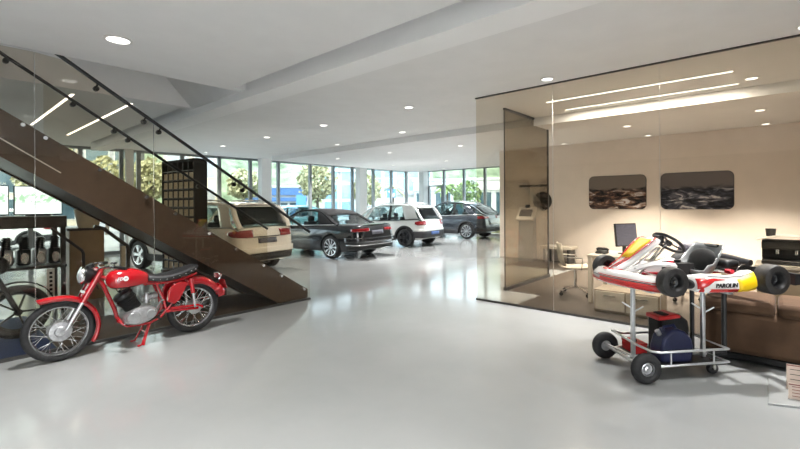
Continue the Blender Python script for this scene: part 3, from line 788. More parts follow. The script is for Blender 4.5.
m = MB(); m.tube([B(2.47,.70,-.05), B(2.52,.70,-.055), B(2.56,.655,-.05), B(2.54,.61,-.04)], .007, 6); m.build('tail_light_bracket', 'chrome', mo)
m = MB(); m.prism([(-.09,-.06),(.09,-.06),(.09,.06),(-.09,.06)], .004, B(2.605,.545), (0,1,0), (-.28,0,.96)); m.build('plate_holder', 'moto_red', mo, bevel=.003)
# fork
for sg in (1,-1):
    m = MB(); m.tube([B(.965,.31,sg*.075), B(1.005,.385,sg*.075), B(1.135,.635,sg*.075)], [.014,.017,.018], 12); m.cyl(B(.925,.303,sg*.06), B(.965,.31,sg*.088), .018, n=12); m.build('fork_leg', 'alu', mo)
    m = MB(); m.tube([B(1.10,.565,sg*.075), B(1.13,.625,sg*.075), B(1.255,.865,sg*.075)], [.027,.030,.029], 14); m.cyl(B(1.252,.86,sg*.075), B(1.268,.89,sg*.075), .026, .018, 14); m.build('fork_sleeve', 'moto_red', mo)
m = MB()
m.bar(B(1.135,.655,-.10), B(1.135,.655,.10), .045, .03, (.45,0,.88)); m.bar(B(1.25,.87,-.10), B(1.25,.87,.10), .05, .03, (.45,0,.88)); m.tube([B(1.165,.665), B(1.275,.875)], .03, 12)
m.build('steering_head', 'moto_red', mo, bevel=.004)
# headlight
m = MB(); m.lathe([(0,-.10),(.045,-.09),(.075,-.05),(.084,0),(.086,.03),(.08,.04)], B(1.14,.83), (-.985,0,.12), 26); m.build('headlight', 'moto_black', mo)
m = MB(); m.lathe([(.088,.02),(.092,.03),(.088,.045),(.08,.046)], B(1.14,.83), (-.985,0,.12), 26); m.build('headlight_rim', 'chrome', mo)
m = MB(); m.lathe([(.082,.04),(.065,.056),(.03,.066),(0,.068)], B(1.14,.83), (-.985,0,.12), 24); m.build('headlight_lens', 'lens_clear', mo)
m = MB(); m.cyl(B(1.19,.905), B(1.175,.94), .035, .035, 18); m.build('speedometer', 'moto_black', mo)
# handlebar
hp = [B(1.40,.905,-.33), B(1.33,.915,-.22), B(1.275,.905,-.10), B(1.27,.895,0), B(1.275,.905,.10), B(1.33,.915,.22), B(1.40,.905,.33)]
m = MB(); m.tube(hp, .011, 10); hb = m.build('handlebar', 'chrome', mo)
for sg in (1,-1):
    m = MB(); m.tube([B(1.345,.912,sg*.245), B(1.415,.903,sg*.36)], .017, 12); m.build('grip', 'moto_black', hb)
    m = MB(); m.tube([B(1.325,.925,sg*.215), B(1.28,.925,sg*.24), B(1.335,.905,sg*.37)], [.008,.006,.006], 6); m.box(B(1.325,.92,sg*.215), (.03,.03,.03)); m.build('brake_lever' if sg > 0 else 'clutch_lever', 'chrome', hb)
    m = MB(); m.tube([B(1.30,.93,sg*.2), B(1.22,.90,sg*.15), B(1.19,.80,sg*.10), B(1.24,.68,sg*.06)], .005, 6); m.build('control_cable', 'moto_black', mo)
m = MB(); m.tube([B(1.345,.915,-.25), B(1.33,.955,-.26)], .005, 6); m.ball(B(1.33,.962,-.26), (.035,.02,.012)); m.build('bar_knob', 'moto_black', hb)
# tank
m = MB(); rings = []
for x, zb, zt_, w in ((1.315,.735,.775,.03),(1.325,.70,.805,.065),(1.35,.672,.838,.10),(1.40,.655,.858,.122),(1.47,.652,.866,.130),(1.55,.655,.862,.128),(1.62,.660,.846,.118),(1.68,.668,.818,.10),(1.715,.680,.79,.078),(1.728,.70,.765,.05)):
    h = zt_-zb; rings.append([B(x, zb+h*v, w*u) for u, v in ((-.55,0),(-.92,.1),(-1,.35),(-.97,.62),(-.8,.85),(-.45,.97),(0,1),(.45,.97),(.8,.85),(.97,.62),(1,.35),(.92,.1),(.55,0),(0,.06))])
m.loft(rings); tank = m.build('fuel_tank', 'moto_red', mo)
m = MB(); m.cyl(B(1.455,.862), B(1.455,.882), .028, .028, 18); m.ball(B(1.455,.882), (.026,.026,.010)); m.build('filler_cap', 'moto_black', tank)
for sg in (-1,1):
    m = MB(); m.cyl(B(1.475,.765,sg*.122), B(1.475,.766,sg*.1325), .026, n=24); m.build('tank_badge', 'badge_white', tank)
    text_mesh('tank_lettering', 'FB', .052, 'badge_white', tank, basis(B(1.418,.765,sg*.1255), (-sg,0,0), (0,0,1), (0,sg,0)), .004, .25)
    text_mesh('badge_lettering', 'M', .032, 'moto_black', tank, basis(B(1.475,.765,sg*.1327), (-sg,0,0), (0,0,1), (0,sg,0)), .001)
# seat with studs
m = MB(); rings = []
for x, zt_, th, w in ((1.70,.735,.03,.075),(1.715,.765,.06,.10),(1.78,.758,.065,.12),(1.88,.750,.066,.13),(1.98,.762,.068,.135),(2.08,.785,.07,.13),(2.17,.815,.07,.12),(2.235,.832,.055,.105),(2.265,.825,.03,.08)):
    rings.append([B(x, zt_-th*(1-v), w*u) for u, v in ((-.9,0),(-1,.25),(-1,.6),(-.85,.92),(-.4,1),(0,1.02),(.4,1),(.85,.92),(1,.6),(1,.25),(.9,0),(0,0))])
m.loft(rings); seat = m.build('seat', 'seat_vinyl', mo)
m = MB()
for x in (1.75,1.82,1.89,1.96,2.03,2.10,2.17,2.22):
    z = interp([(1.70,.725),(1.88,.706),(2.08,.74),(2.25,.795)], x)-.002
    for sg in (1,-1): m.ball(B(x, z, sg*interp([(1.70,.10),(1.9,.131),(2.1,.129),(2.24,.105)], x)), .007, 8, 6)
m.build('studs', 'chrome', seat)
# frame
def tb(name, pts, r=.015, mtl='moto_red', n=10):
    q = MB(); q.tube([B(*p) for p in pts], r, n); return q.build(name, mtl, mo)
tb('down_tube', [(1.235,.80,0),(1.30,.70,0),(1.40,.43,0),(1.425,.33,0)], .021)
tb('top_tube', [(1.245,.82,0),(1.45,.70,0),(1.72,.66,0)], .018)
for sg in (1,-1):
    y = sg*.075
    tb('cradle_tube', [(1.425,.34,sg*.02),(1.45,.275,y),(1.50,.235,y),(1.72,.225,y),(1.84,.27,y),(1.90,.34,y),(1.86,.50,y),(1.80,.66,sg*.06)], .014)
    tb('seat_rail', [(1.70,.67,sg*.06),(1.90,.66,sg*.095),(2.08,.68,sg*.10),(2.24,.73,sg*.09)], .013)
    tb('seat_stay', [(1.90,.34,sg*.085),(2.0,.48,sg*.10),(2.16,.66,sg*.10)], .012)
    tb('swing_arm', [(1.88,.33,sg*.095),(2.05,.32,sg*.10),(2.25,.306,sg*.10)], .017)
    m = MB(); m.cyl(B(2.165,.68,sg*.115), B(2.185,.50,sg*.118), .026, .024, 14); m.build('shock_sleeve', 'moto_red', mo)
    m = MB(); m.cyl(B(2.185,.50,sg*.118), B(2.205,.33,sg*.12), .017, .015, 12); m.cyl(B(2.20,.34,sg*.10), B(2.20,.34,sg*.135), .016, n=10); m.build('shock_rod', 'chrome', mo)
    m = MB(); rings = []
    m.prism([(1.90,.44),(1.97,.40),(2.03,.44),(2.09,.55),(2.13,.63),(2.05,.655),(1.97,.64),(1.91,.56)], .05, B(0,0,sg*.10+.025), (1,0,0), (0,0,1))
    q = m.build('side_panel', 'moto_red', mo, bevel=.012)
    tb('footpeg', [(1.80,.28,sg*.08),(1.80,.275,sg*.19)], .012, 'moto_black')
    tb('stand_leg', [(1.72,.235,sg*.06),(1.68,.13,sg*.085),(1.63,.012,sg*.12),(1.585,.008,sg*.125)], .011)
tb('stand_crossbar', [(1.68,.13,-.085),(1.68,.13,.085)], .009)
tb('side_stand', [(1.73,.235,-.08),(1.665,.10,-.13),(1.63,.015,-.17)], .010)
m = MB(); m.prism([(1.93,.375),(2.24,.36),(2.30,.33),(2.30,.295),(2.24,.335),(1.93,.345)], .03, B(0,0,-.10), (1,0,0), (0,0,1)); m.build('chain_guard', 'moto_red', mo, bevel=.004)
# engine
m = MB(); rings = []
for y, k in ((-.135,.72),(-.128,.9),(-.11,1.0),(.11,1.0),(.13,.85)):
    ring = []
    for i in range(28):
        a = 2*pi*i/28; rx_ = .175*k; rz_ = .095*k
        ring.append(B(1.62+rx_*cos(a)*(1 if cos(a) > 0 else .92), .335+rz_*sin(a)+.02*cos(a), y))
    rings.append(ring)
m.loft(rings); eng = m.build('crankcase', 'engine_alu', mo)
m = MB(); m.lathe([(.0,-.158),(.062,-.156),(.07,-.145),(.072,-.125)], B(1.545,.325), (0,1,0), 26); m.lathe([(.0,-.15),(.045,-.149),(.052,-.125)], B(1.72,.345), (0,1,0), 22); m.build('engine_cover', 'alu', eng)
m = MB(); ax = Vector((-.55,0,.84)).normalized(); o = Vector(B(1.585,.41))
for i in range(8):
    p = o+ax*(.022*i); r = .088 if i < 5 else .10
    m.cyl(p, p+ax*.009, r, r, 24)
m.cyl(o-ax*.03, o+ax*.19, .056, .05, 20)
m.build('cylinder', 'moto_black', eng)
m = MB(); p = o+ax*.175; m.lathe([(.098,0),(.102,.02),(.09,.045),(.05,.058),(0,.06)], p, ax, 24); m.cyl(p+ax*.05, p+ax*.085, .012, n=10); m.build('cylinder_head', 'moto_black', eng)
m = MB(); m.cyl(B(1.66,.50,-.0), B(1.76,.515,-.0), .028, n=14); m.cyl(B(1.71,.45,-.01), B(1.71,.56,-.01), .026, n=14); m.cyl(B(1.76,.515), B(1.82,.52), .04, n=16); m.build('carburettor', 'engine_alu', mo)
m = MB(); m.tube([B(1.50,.50,.05), B(1.44,.46,.10), B(1.44,.33,.14), B(1.56,.25,.155), B(1.8,.245,.165), B(1.95,.27,.17)], .018, 10); m.tube([B(1.93,.268,.17), B(2.0,.28,.175), B(2.42,.34,.185), B(2.5,.35,.19)], [.02,.036,.036,.026], 14); m.build('exhaust', 'chrome', mo)
m = MB(); m.tube([B(1.735,.37,-.13), B(1.745,.37,-.17), B(1.80,.47,-.18), B(1.82,.49,-.22)], .008, 8); m.build('kick_starter', 'chrome', eng)
m = MB(); m.tube([B(1.50,.30,-.15), B(1.45,.295,-.16), B(1.44,.29,-.20)], .007, 6); m.build('gear_lever', 'chrome', eng)
m = MB(); m.tube([B(1.57,.62,-.0), B(1.50,.64,-.05), B(1.42,.62,-.06), B(1.40,.66,-.05)], .005, 6); m.build('spark_lead', 'moto_black', mo)
# ------------------------------------------------------------------ racing kart on its trolley
mat('kart_white', (.80,.79,.77), .25, 0, coat=.8, noise=(8,.04))
mat('kart_red', (.62,.02,.02), .25, 0, coat=.8, noise=(8,.06))
mat('kart_yellow', (.93,.60,.0), .5, 0, coat=.1, noise=(8,.05))
mat('kart_black', (.015,.015,.016), .4, noise=(50,.3))
mat('seat_grey', (.30,.31,.31), .3, .35, noise=(20,.08))
mat('slick_rubber', (.022,.020,.019), .55, noise=(25,.35), bump=(90,.2))
mat('red_anodised', (.5,.015,.03), .25, .6, noise=(30,.1))
KO = (5.24,.46,0); KA = atan2(.653,-.757)
ka = thing('racing_kart', 'white and red racing kart with yellow nose panel raised on a wheeled trolley', 'kart', KO, KA)
def slick(x, y, w, r=.134, rim=.066):
    sg = 1 if y > 0 else -1
    m = MB(); pr = [(rim,-w*.42),(rim*1.15,-w*.5),(r*.84,-w*.5),(r*.95,-w*.44),(r,-w*.30),(r,w*.30),(r*.95,w*.44),(r*.84,w*.5),(rim*1.15,w*.5),(rim,w*.42)]
    m.lathe(pr, ax=(0,1,0), n=40, closed=True); o = m.build('wheel', 'slick_rubber', ka); o.location = (x,y,.885)
    m = MB(); m.lathe([(rim*1.02,sg*w*.46),(rim*.92,sg*w*.40),(rim*.8,sg*w*.05),(.028,-sg*w*.05),(.024,sg*w*.16),(.0,sg*w*.18)], ax=(0,1,0), n=28); m.build('rim', 'kart_black', o)
    m = MB()
    for i in range(3): a = 2*pi*i/3; m.cyl((.034*cos(a),-sg*w*.02,.034*sin(a)), (.034*cos(a),sg*w*.10,.034*sin(a)), .008, n=8)
    m.cyl((0,sg*w*.12,0), (0,sg*w*.26,0), .011, n=10); m.build('wheel_nut', 'chrome', o)
slick(.935,.5,.10,.124,.062); slick(.935,-.43,.10,.124,.062); slick(0,.51,.14,.128); slick(0,-.46,.14,.128)
# chassis
def kt(name, pts, r, mtl, n=10, closed=False):
    m = MB(); m.tube(pts, r, n, closed); return m.build(name, mtl, ka)
for sg in (1,-1):
    kt('chassis_rail', [(-.25,sg*.24,.83),(.15,sg*.28,.81),(.55,sg*.36,.81),(.80,sg*.20,.82),(1.12,sg*.14,.83)], .016, 'red_anodised')
    kt('side_bumper_tube', [(.70,sg*.34,.83),(.66,sg*.50,.83),(.18,sg*.52,.83),(.14,sg*.30,.83)], .011, 'chrome')
    kt('tie_rod', [(.86,sg*.06,.90),(.93,sg*.40,.90)], .008, 'chrome')
    m = MB(); m.cyl((.935,sg*.34,.885), (.935,sg*.45,.885), .014, n=10); m.box((.90,sg*.34,.87), (.07,.05,.09)); m.build('stub_axle', 'red_anodised', ka, bevel=.004)
    kt('steering_support', [(.98,sg*.10,.83),(.80,sg*.05,.99),(.66,sg*.015,1.12)], .010, 'chrome')
kt('chassis_crossbar', [(.80,-.36,.82),(.80,.36,.82)], .016, 'red_anodised'); kt('chassis_crossbar', [(.18,-.28,.81),(.18,.28,.81)], .016, 'red_anodised')
kt('rear_axle', [(0,-.42,.885),(0,.42,.885)], .020, 'chrome', 14)
m = MB(); m.bb((.16,-.30,.795), (1.05,.30,.800)); m.build('floor_tray', 'alu', ka, smooth=False)
for sg in (1,-1): m = MB(); m.tube([(1.02,sg*.12,.83),(1.05,sg*.12,.93),(1.02,sg*.17,.95)], .008, 6); m.build('pedal', 'chrome', ka)
m = MB(); m.box((.68,.17,.93), (.06,.07,.17), radians(10)); m.box((.62,.12,.85), (.16,.10,.06), radians(10)); m.build('front_brake', 'red_anodised', ka, bevel=.02)
# front bumper spoiler: curved across the nose
m = MB(); rings = []; NN = 22
for i in range(NN+1):
    u = 2*i/NN-1; y = .43*u+.02; xf = 1.25-.18*abs(u)**2.2-.09*abs(u)**6; bk = .17-.05*abs(u); h = .135-.03*abs(u)**3; zb = .80-.03*abs(u)**4
    rings.append([(xf-bk,y,zb),(xf-.03,y,zb),(xf,y,zb+.03),(xf+.004,y,zb+.055),(xf-.012,y,zb+.09),(xf-.05,y,zb+h*.93),(xf-.10,y,zb+h),(xf-bk,y,zb+h*.9)])
m.loft(rings); nose = m.build('front_spoiler', 'kart_white', ka)
for nm, z0, z1, y0, y1, mt in (('red_band',.008,.042,-1.0,1.0,'kart_red'),('red_flash',.042,.066,-.1,1.0,'kart_red'),('black_line',.069,.075,-.6,.9,'kart_black'),('red_line',.080,.086,-.2,.95,'kart_red')):
    q = MB(); rr = []
    for i in range(25):
        u = y0+(y1-y0)*i/24; y = .432*u+.02; xf = 1.257-.18*abs(u)**2.2-.09*abs(u)**6; zb = .80-.03*abs(u)**4
        sl = (lambda z: xf-.03+.033*min(1, z/.03) if z < .05 else xf+.002-.012*(z-.05)/.04)
        k = 1-.6*abs(i/24-.0)*(nm == 'red_flash')*(u < 0)
        rr.append([(sl(z0), y, zb+z0), (sl((z0+z1)/2), y, zb+(z0+z1)/2), (sl(z1), y, zb+z1)])
    q.loft(rr, caps=False, closed=False); q.build(nm, mt, nose, solid=.004)
m = MB(); m.ball((1.12,-.02,.928), (.085,.10,.012), 20, 8); m.build('red_disc', 'kart_red', nose)
# tall front panel (number panel) rising to the steering wheel
m = MB(); rings = []
for x, z, w, t in ((1.20,.905,.045,.03),(1.10,.955,.060,.035),(1.0,1.015,.075,.035),(.92,1.085,.105,.03),(.84,1.15,.128,.03),(.77,1.20,.125,.028),(.73,1.215,.10,.02),(.70,1.205,.06,.014)):
    rings.append([(x-t*.7,-w,z-t),(x-t*.7,w,z-t),(x,w*1.0,z-t*.3),(x+.012,w*.8,z+.004),(x+.015,0,z+.010),(x+.012,-w*.8,z+.004),(x,-w,z-t*.3)])
m.loft(rings); pan = m.build('front_panel', 'kart_white', ka)
def panel_strip(nm, y0, y1, rows, mt, off=.004):
    q = MB(); rr = []
    for x, z, w in rows: rr.append([(x+.014+off, w*(y0+(y1-y0)*j/4)*.88, z+.009+off) for j in range(5)])
    q.loft(rr, caps=False, closed=False); q.build(nm, mt, pan, solid=.003)
panel_strip('yellow_field', -.78, .78, [(.99,1.025,.080),(.935,1.07,.098),(.88,1.118,.115),(.82,1.165,.128),(.775,1.195,.124)], 'kart_yellow')
panel_strip('red_edge', .80, 1.06, [(1.12,.945,.058),(1.0,1.015,.075),(.92,1.085,.105),(.84,1.15,.128),(.77,1.20,.125),(.735,1.213,.10)], 'kart_red')
panel_strip('red_edge', -1.06, -.80, [(1.12,.945,.058),(1.0,1.015,.075),(.92,1.085,.105),(.84,1.15,.128),(.77,1.20,.125),(.735,1.213,.10)], 'kart_red')
panel_strip('red_stripe', .1, .5, [(1.17,.922,.05),(1.06,.98,.066),(.97,1.035,.085)], 'kart_red')
# second white shell under it
m = MB(); rings = []
for x, y, z in ((1.12,.10,.90),(1.0,.15,.965),(.88,.19,1.0),(.76,.21,1.0),(.66,.20,.985)):
    rings.append([(x,y-.02,z-.02),(x,y+.03,z-.03),(x,y+.035,z-.01),(x,y+.01,z+.012),(x,y-.03,z+.010)])
m.loft(rings); m.build('knee_guard', 'kart_white', ka)
# steering wheel
c = Vector((.555,0,1.165)); d1 = Vector((.74,0,.67)).normalized(); d2 = Vector((0,1,0))
kt('steering_wheel', [c+d1*(.135*cos(a))+d2*(.15*sin(a)) for a in [2*pi*i/32 for i in range(32)]], .015, 'kart_black', 10, True)
m = MB()
for a in (0.3,2.4,4.2): m.bar(c, c+d1*(.125*cos(a))+d2*(.14*sin(a)), .025, .006, (-.67,0,.74))
m.cyl(c-Vector((-.67,0,.74))*.02, c+Vector((-.67,0,.74))*.012, .035, n=18); m.build('wheel_hub', 'kart_black', ka)
kt('steering_column', [c, (.80,.0,.92),(.90,.0,.86)], .010, 'chrome')
m = MB(); m.box((.66,.0,1.20), (.05,.10,.08), 0); m.build('lap_timer', 'kart_black', ka, bevel=.01)
# seat shell
m = MB(); rings = []
for x, z, w, dp in ((.40,.835,.12,.03),(.30,.825,.17,.09),(.20,.83,.185,.16),(.13,.88,.195,.20),(.10,.95,.20,.18),(.085,1.02,.195,.13),(.075,1.09,.18,.08),(.068,1.135,.15,.05)):
    rings.append([(x+dp*abs(u)**2.2*.9, w*u, z+.085*abs(u)**2.5*(1 if z < .9 else .3)) for u in [k/6-1 for k in range(13)]])
m.loft(rings, caps=False, closed=False); m.build('seat', 'seat_grey', ka, solid=.012)
m = MB(); m.prism([(-.085,-.018),(.085,-.018),(.085,.018),(-.085,.018)], .012, (.088,.0,1.128), (0,-1,0), (.45,0,.9)); s1 = m.build('seat_back_label', 'kart_black', ka, bevel=.006)
m = MB(); m.prism([(-.068,-.008),(.068,-.008),(.068,.008),(-.068,.008)], .003, (.101,.0,1.134), (0,-1,0), (.45,0,.9)); m.build('label_field', 'kart_white', s1, bevel=.003)
m = MB(); m.ball((.19,.0,1.0), (.05,.155,.11), 16, 10, 0, Matrix.Rotation(radians(-14),3,'Y')); m.box((.46,.0,.91), (.16,.22,.13)); m.cyl((.46,0,.97), (.46,0,1.0), .03, n=14); m.build('seat_padding', 'matt_black', ka)
# side pods with their graphics
for sg in (1,-1):
    m = MB(); rings = []
    for x, zt_, zb, yo in ((.735,.895,.815,.44),(.70,.925,.79,.50),(.62,.940,.785,.53),(.50,.935,.785,.54),(.36,.918,.785,.545),(.24,.935,.790,.545),(.17,.962,.80,.54),(.155,.955,.81,.50)):
        rings.append([(x,sg*(yo-.17),zb+.01),(x,sg*(yo-.02),zb),(x,sg*yo,zb+.03),(x,sg*(yo-.006),zb+(zt_-zb)*.6),(x,sg*(yo-.04),zt_-.008),(x,sg*(yo-.08),zt_),(x,sg*(yo-.17),zt_-.02)])
    m.loft(rings); pod = m.build('side_pod', 'kart_white', ka)
    def decal(nm, pts, mt, off=.0035):
        q = MB(); rr = []
        def P(x, v):
            zt_ = interp([(.155,.955),(.17,.962),(.24,.935),(.36,.918),(.50,.935),(.62,.940),(.70,.925),(.735,.895)], x); zb = interp([(.155,.81),(.17,.80),(.24,.79),(.36,.785),(.62,.785),(.70,.79),(.735,.815)], x)
            yo = interp([(.155,.50),(.17,.54),(.24,.545),(.36,.545),(.50,.54),(.62,.53),(.70,.50),(.735,.44)], x)
            if v < .2: y = yo-.02+.02*v/.2; z = zb+.15*v/.2*(.2)
            y = yo-.02*(1-min(1, v/.22)) if v < .22 else (yo-.006*(v-.22)/.38 if v < .6 else yo-.006-.034*(v-.6)/.36)
            z = zb+(zt_-zb)*v
            return (x, sg*(y+off), z)
        for x, v0, v1 in pts: rr.append([P(x, v0+(v1-v0)*j/4) for j in range(5)])
        q.loft(rr, caps=False, closed=False); q.build(nm, mt, pod, solid=.003)
    decal('yellow_field', [(.156,.02,.92),(.17,.02,.93),(.24,.02,.88),(.30,.02,.82),(.345,.02,.80)], 'kart_yellow')
    decal('red_band', [(.35,.02,.22),(.46,.02,.22),(.58,.02,.22),(.68,.02,.25)], 'kart_red')
    decal('red_flash', [(.46,.74,.76),(.56,.66,.80),(.62,.40,.80),(.66,.25,.80),(.70,.2,.84)], 'kart_red')
    decal('black_line', [(.18,.93,.955),(.30,.93,.955),(.45,.88,.90),(.60,.90,.92)], 'kart_black')
    text_mesh('pod_lettering', 'PAROLIN', .050, 'kart_black', pod, basis((.468,sg*.549,.848), (-sg,0,0), (0,0,1), (0,sg,0)), .003, .15, .001)
    m = MB(); m.ball((.715,sg*.42,.85), (.035,.07,.045), 12, 8); m.build('pod_end', 'kart_black', ka)
# engine and rear bumper
m = MB(); m.box((.02,-.22,.93), (.20,.17,.13)); m.cyl((.05,-.22,.97), (.05,-.22,1.04), .065, n=18)
for i in range(5): m.cyl((.05,-.22,.985+i*.014), (.05,-.22,.991+i*.014), .085, n=20)
m.build('engine', 'kart_black', ka, bevel=.01)
m = MB(); m.box((-.13,-.16,.945), (.10,.10,.07)); m.cyl((-.10,-.10,.94), (-.10,.02,.96), .035, n=14); m.build('carburettor', 'engine_alu', ka, bevel=.008)
m = MB(); m.box((.02,.05,.965), (.16,.24,.08)); m.build('air_box', 'kart_black', ka, bevel=.03)
kt('exhaust_pipe', [(.0,-.30,.95),(-.08,-.30,.98),(-.22,-.16,.98),(-.24,.10,.965)], [.025,.045,.05,.03], 'rim_dark', 12)
m = MB(); rings = []
for i in range(15):
    u = 2*i/14-1; x = -.25+.06*abs(u)**3; rings.append([(x,.55*u,.83),(x-.06,.55*u,.835),(x-.075,.55*u,.88),(x-.06,.55*u,.925),(x,.55*u,.93)])
m.loft(rings); m.build('rear_bumper', 'kart_black', ka)
m = MB(); m.cyl((0,.26,.885), (0,.268,.885), .095, n=28); m.build('brake_disc', 'steel', ka)
m = MB(); m.cyl((0,-.30,.885), (0,-.31,.885), .10, n=32); m.build('sprocket', 'steel', ka)
m = MB(); m.cyl((.235,.31,.93), (.235,.37,.93), .022, n=10); m.build('seat_stay', 'red_anodised', ka)

# trolley
TO = Vector((4.348,1.102,0)); TA = atan2(-.684,.729)
tr = thing('kart_trolley', 'silver tube trolley with two fat front tyres under the racing kart', 'trolley', TO, TA)
def pneu(v):
    sg = -1 if v < 0 else 1; r = .132; w = .085
    m = MB(); pr = []
    for i in range(16): a = 2*pi*i/16; pr.append((r-.044+.044*cos(a), w*.5*sin(a)))
    m.lathe(pr, ax=(0,1,0), n=36, closed=True); o = m.build('wheel', 'rubber', tr); o.location = (0,v,r)
    m = MB(); m.lathe([(.062,sg*.030),(.054,sg*.034),(.050,sg*.014),(.034,sg*.012),(.030,sg*.030),(.018,sg*.034),(.016,sg*.05),(0,sg*.052)], ax=(0,1,0), n=28); m.lathe([(.062,-sg*.03),(.05,-sg*.02),(0,-sg*.02)], ax=(0,1,0), n=20); m.build('rim', 'alu', o)
pneu(-.31); pneu(.31)
def tt(name, pts, r=.011, mtl='alu', closed=False):
    m = MB(); m.tube(pts, r, 10, closed); return m.build(name, mtl, tr)
tt('axle', [(0,-.30,.132),(0,.30,.132)], .013)
tt('upper_rail', [(.03,.24,.30),(.05,-.10,.27),(.10,-.24,.25),(.16,-.27,.248),(.80,-.27,.258),(.80,.27,.258),(.16,.27,.255),(.07,.25,.28)], .011)
tt('lower_rail', [(.0,-.2,.135),(.14,-.27,.125),(.80,-.27,.145),(.80,.27,.145),(.14,.27,.13),(.0,.2,.135)], .011)
for u, v in ((.26,-.27),(.66,-.27),(.26,.27),(.66,.27)): tt('rail_post', [(u,v,.13),(u,v,.255)], .008)
m = MB(); m.bb((.12,-.26,.118), (.79,.26,.124)); m.build('tray', 'kart_black', tr, smooth=False)
for u, v, z0 in ((.10,.015,.10),(.71,-.09,.13)):
    m = MB(); m.box((u,v,(z0+.765)/2), (.034,.034,.765-z0)); m.build('upright', 'alu', tr, bevel=.006)
    m = MB(); m.bb((u-.03,v-.30,.765), (u+.03,v+.30,.785)); m.build('support_bar', 'alu', tr, bevel=.006)
    for a, b in (((-.085,.03),.62),((.085,-.03),.59)): tt('strut', [(u,v,b-.06),(u+a[0],v+a[1],b)], .007)
tt('base_tube', [(.02,.02,.115),(.80,-.02,.135)], .014)
tt('diagonal_brace', [(-.02,.28,.16),(.10,.03,.12),(.14,-.2,.12)], .010)
tt('jack_post', [(.76,.10,.13),(.76,.10,.70)], .020, 'kart_black'); tt('jack_post', [(1.03,.03,.10),(1.03,.03,.76)], .022, 'kart_black')
tt('jack_foot', [(.78,.0,.14),(1.03,.03,.12)], .012, 'kart_black')
for v in (-.16,.20):
    m = MB(); m.lathe([(.022,-.018),(.045,-.018),(.05,-.01),(.05,.01),(.045,.018),(.022,.018)], (0,0,0), (0,1,0), 24, closed=True); o = m.build('caster', 'rubber', tr); o.location = (.74,v,.05)
    m = MB(); m.bb((-.012,-.028,0), (.012,-.022,.07)); m.bb((-.012,.022,0), (.012,.028,.07)); m.bb((-.02,-.028,.064), (.02,.028,.08)); m.cyl((0,-.03,0), (0,.03,0), .008, n=8); m.build('fork', 'steel', o)

# goods on the trolley tray
mat('navy_plastic', (.012,.016,.06), .45, noise=(20,.15)); mat('red_plastic', (.55,.02,.02), .4, noise=(20,.1))
cn = thing('fuel_canister', 'dark navy rounded fuel canister on the trolley tray under the kart', 'canister', TO+Matrix.Rotation(TA,3,'Z') @ Vector((.36,-.12,.126)), TA)
m = MB(); m.prism([(-.13,0),(.16,0),(.175,.12),(.155,.21),(.10,.27),(.03,.295),(-.04,.28),(-.11,.22),(-.14,.12)], .16, (0,.08,0), (1,0,0), (0,0,1)); m.build('body', 'navy_plastic', cn, bevel=.02)
m = MB(); m.tube([(-.05,0,.265),(-.06,0,.30),(.04,0,.315),(.06,0,.28)], .012, 8); m.build('handle', 'navy_plastic', cn)
m = MB(); m.cyl((-.095,0,.23), (-.12,0,.27), .022, n=14); m.build('cap', 'alu', cn)
bg_ = thing('equipment_bag', 'tall black equipment bag with a red flap beside the navy canister', 'bag', TO+Matrix.Rotation(TA,3,'Z') @ Vector((.50,.10,.126)), TA)
m = MB(); m.prism([(-.14,0),(.17,0),(.17,.24),(.155,.31),(.08,.365),(-.08,.37),(-.14,.33)], .17, (0,.085,0), (1,0,0), (0,0,1)); m.build('body', 'matt_black', bg_, bevel=.025)
m = MB(); m.prism([(-.15,.315),(.07,.335),(.07,.365),(.02,.375),(-.06,.36),(-.15,.355)], .19, (0,.095,0), (1,0,0), (0,0,1)); m.build('flap', 'red_plastic', bg_, bevel=.01)
rb = thing('toolbox', 'flat red toolbox at the front of the trolley tray', 'toolbox', TO+Matrix.Rotation(TA,3,'Z') @ Vector((.19,.14,.126)), TA)
m = MB(); m.bb((-.06,-.10,0), (.07,.10,.075)); m.build('body', 'red_plastic', rb, bevel=.008)
m = MB(); m.bb((-.063,-.103,.075), (.073,.103,.10)); m.build('lid', 'red_plastic', rb, bevel=.008)
m = MB(); m.tube([(0,-.04,.10),(0,-.035,.12),(0,.035,.12),(0,.04,.10)], .006, 6); m.build('handle', 'matt_black', rb)

# ------------------------------------------------------------------ brown sofa in front of the office glass
mat('brown_suede', (.088,.050,.029), .85, noise=(5,.2), bump=(160,.12), sheen=.05, spec=.2)
sf = thing('sofa', 'brown suede sofa standing against the office glass behind the kart', 'sofa', (5.56,-.55,0))
m = MB(); m.bb((-.31,-1.1,.04), (.30,1.15,.09)); m.build('base', 'matt_black', sf)
m = MB(); m.bb((-.33,-1.1,.09), (.33,1.17,.50)); m.build('frame', 'brown_suede', sf, bevel=.05)
for y0, y1 in ((.60,1.15),(-.02,.585),(-1.08,-.035)):
    m = MB(); m.bb((-.34,y0,.485), (.32,y1,.61)); m.build('cushion', 'brown_suede', sf, bevel=.04)
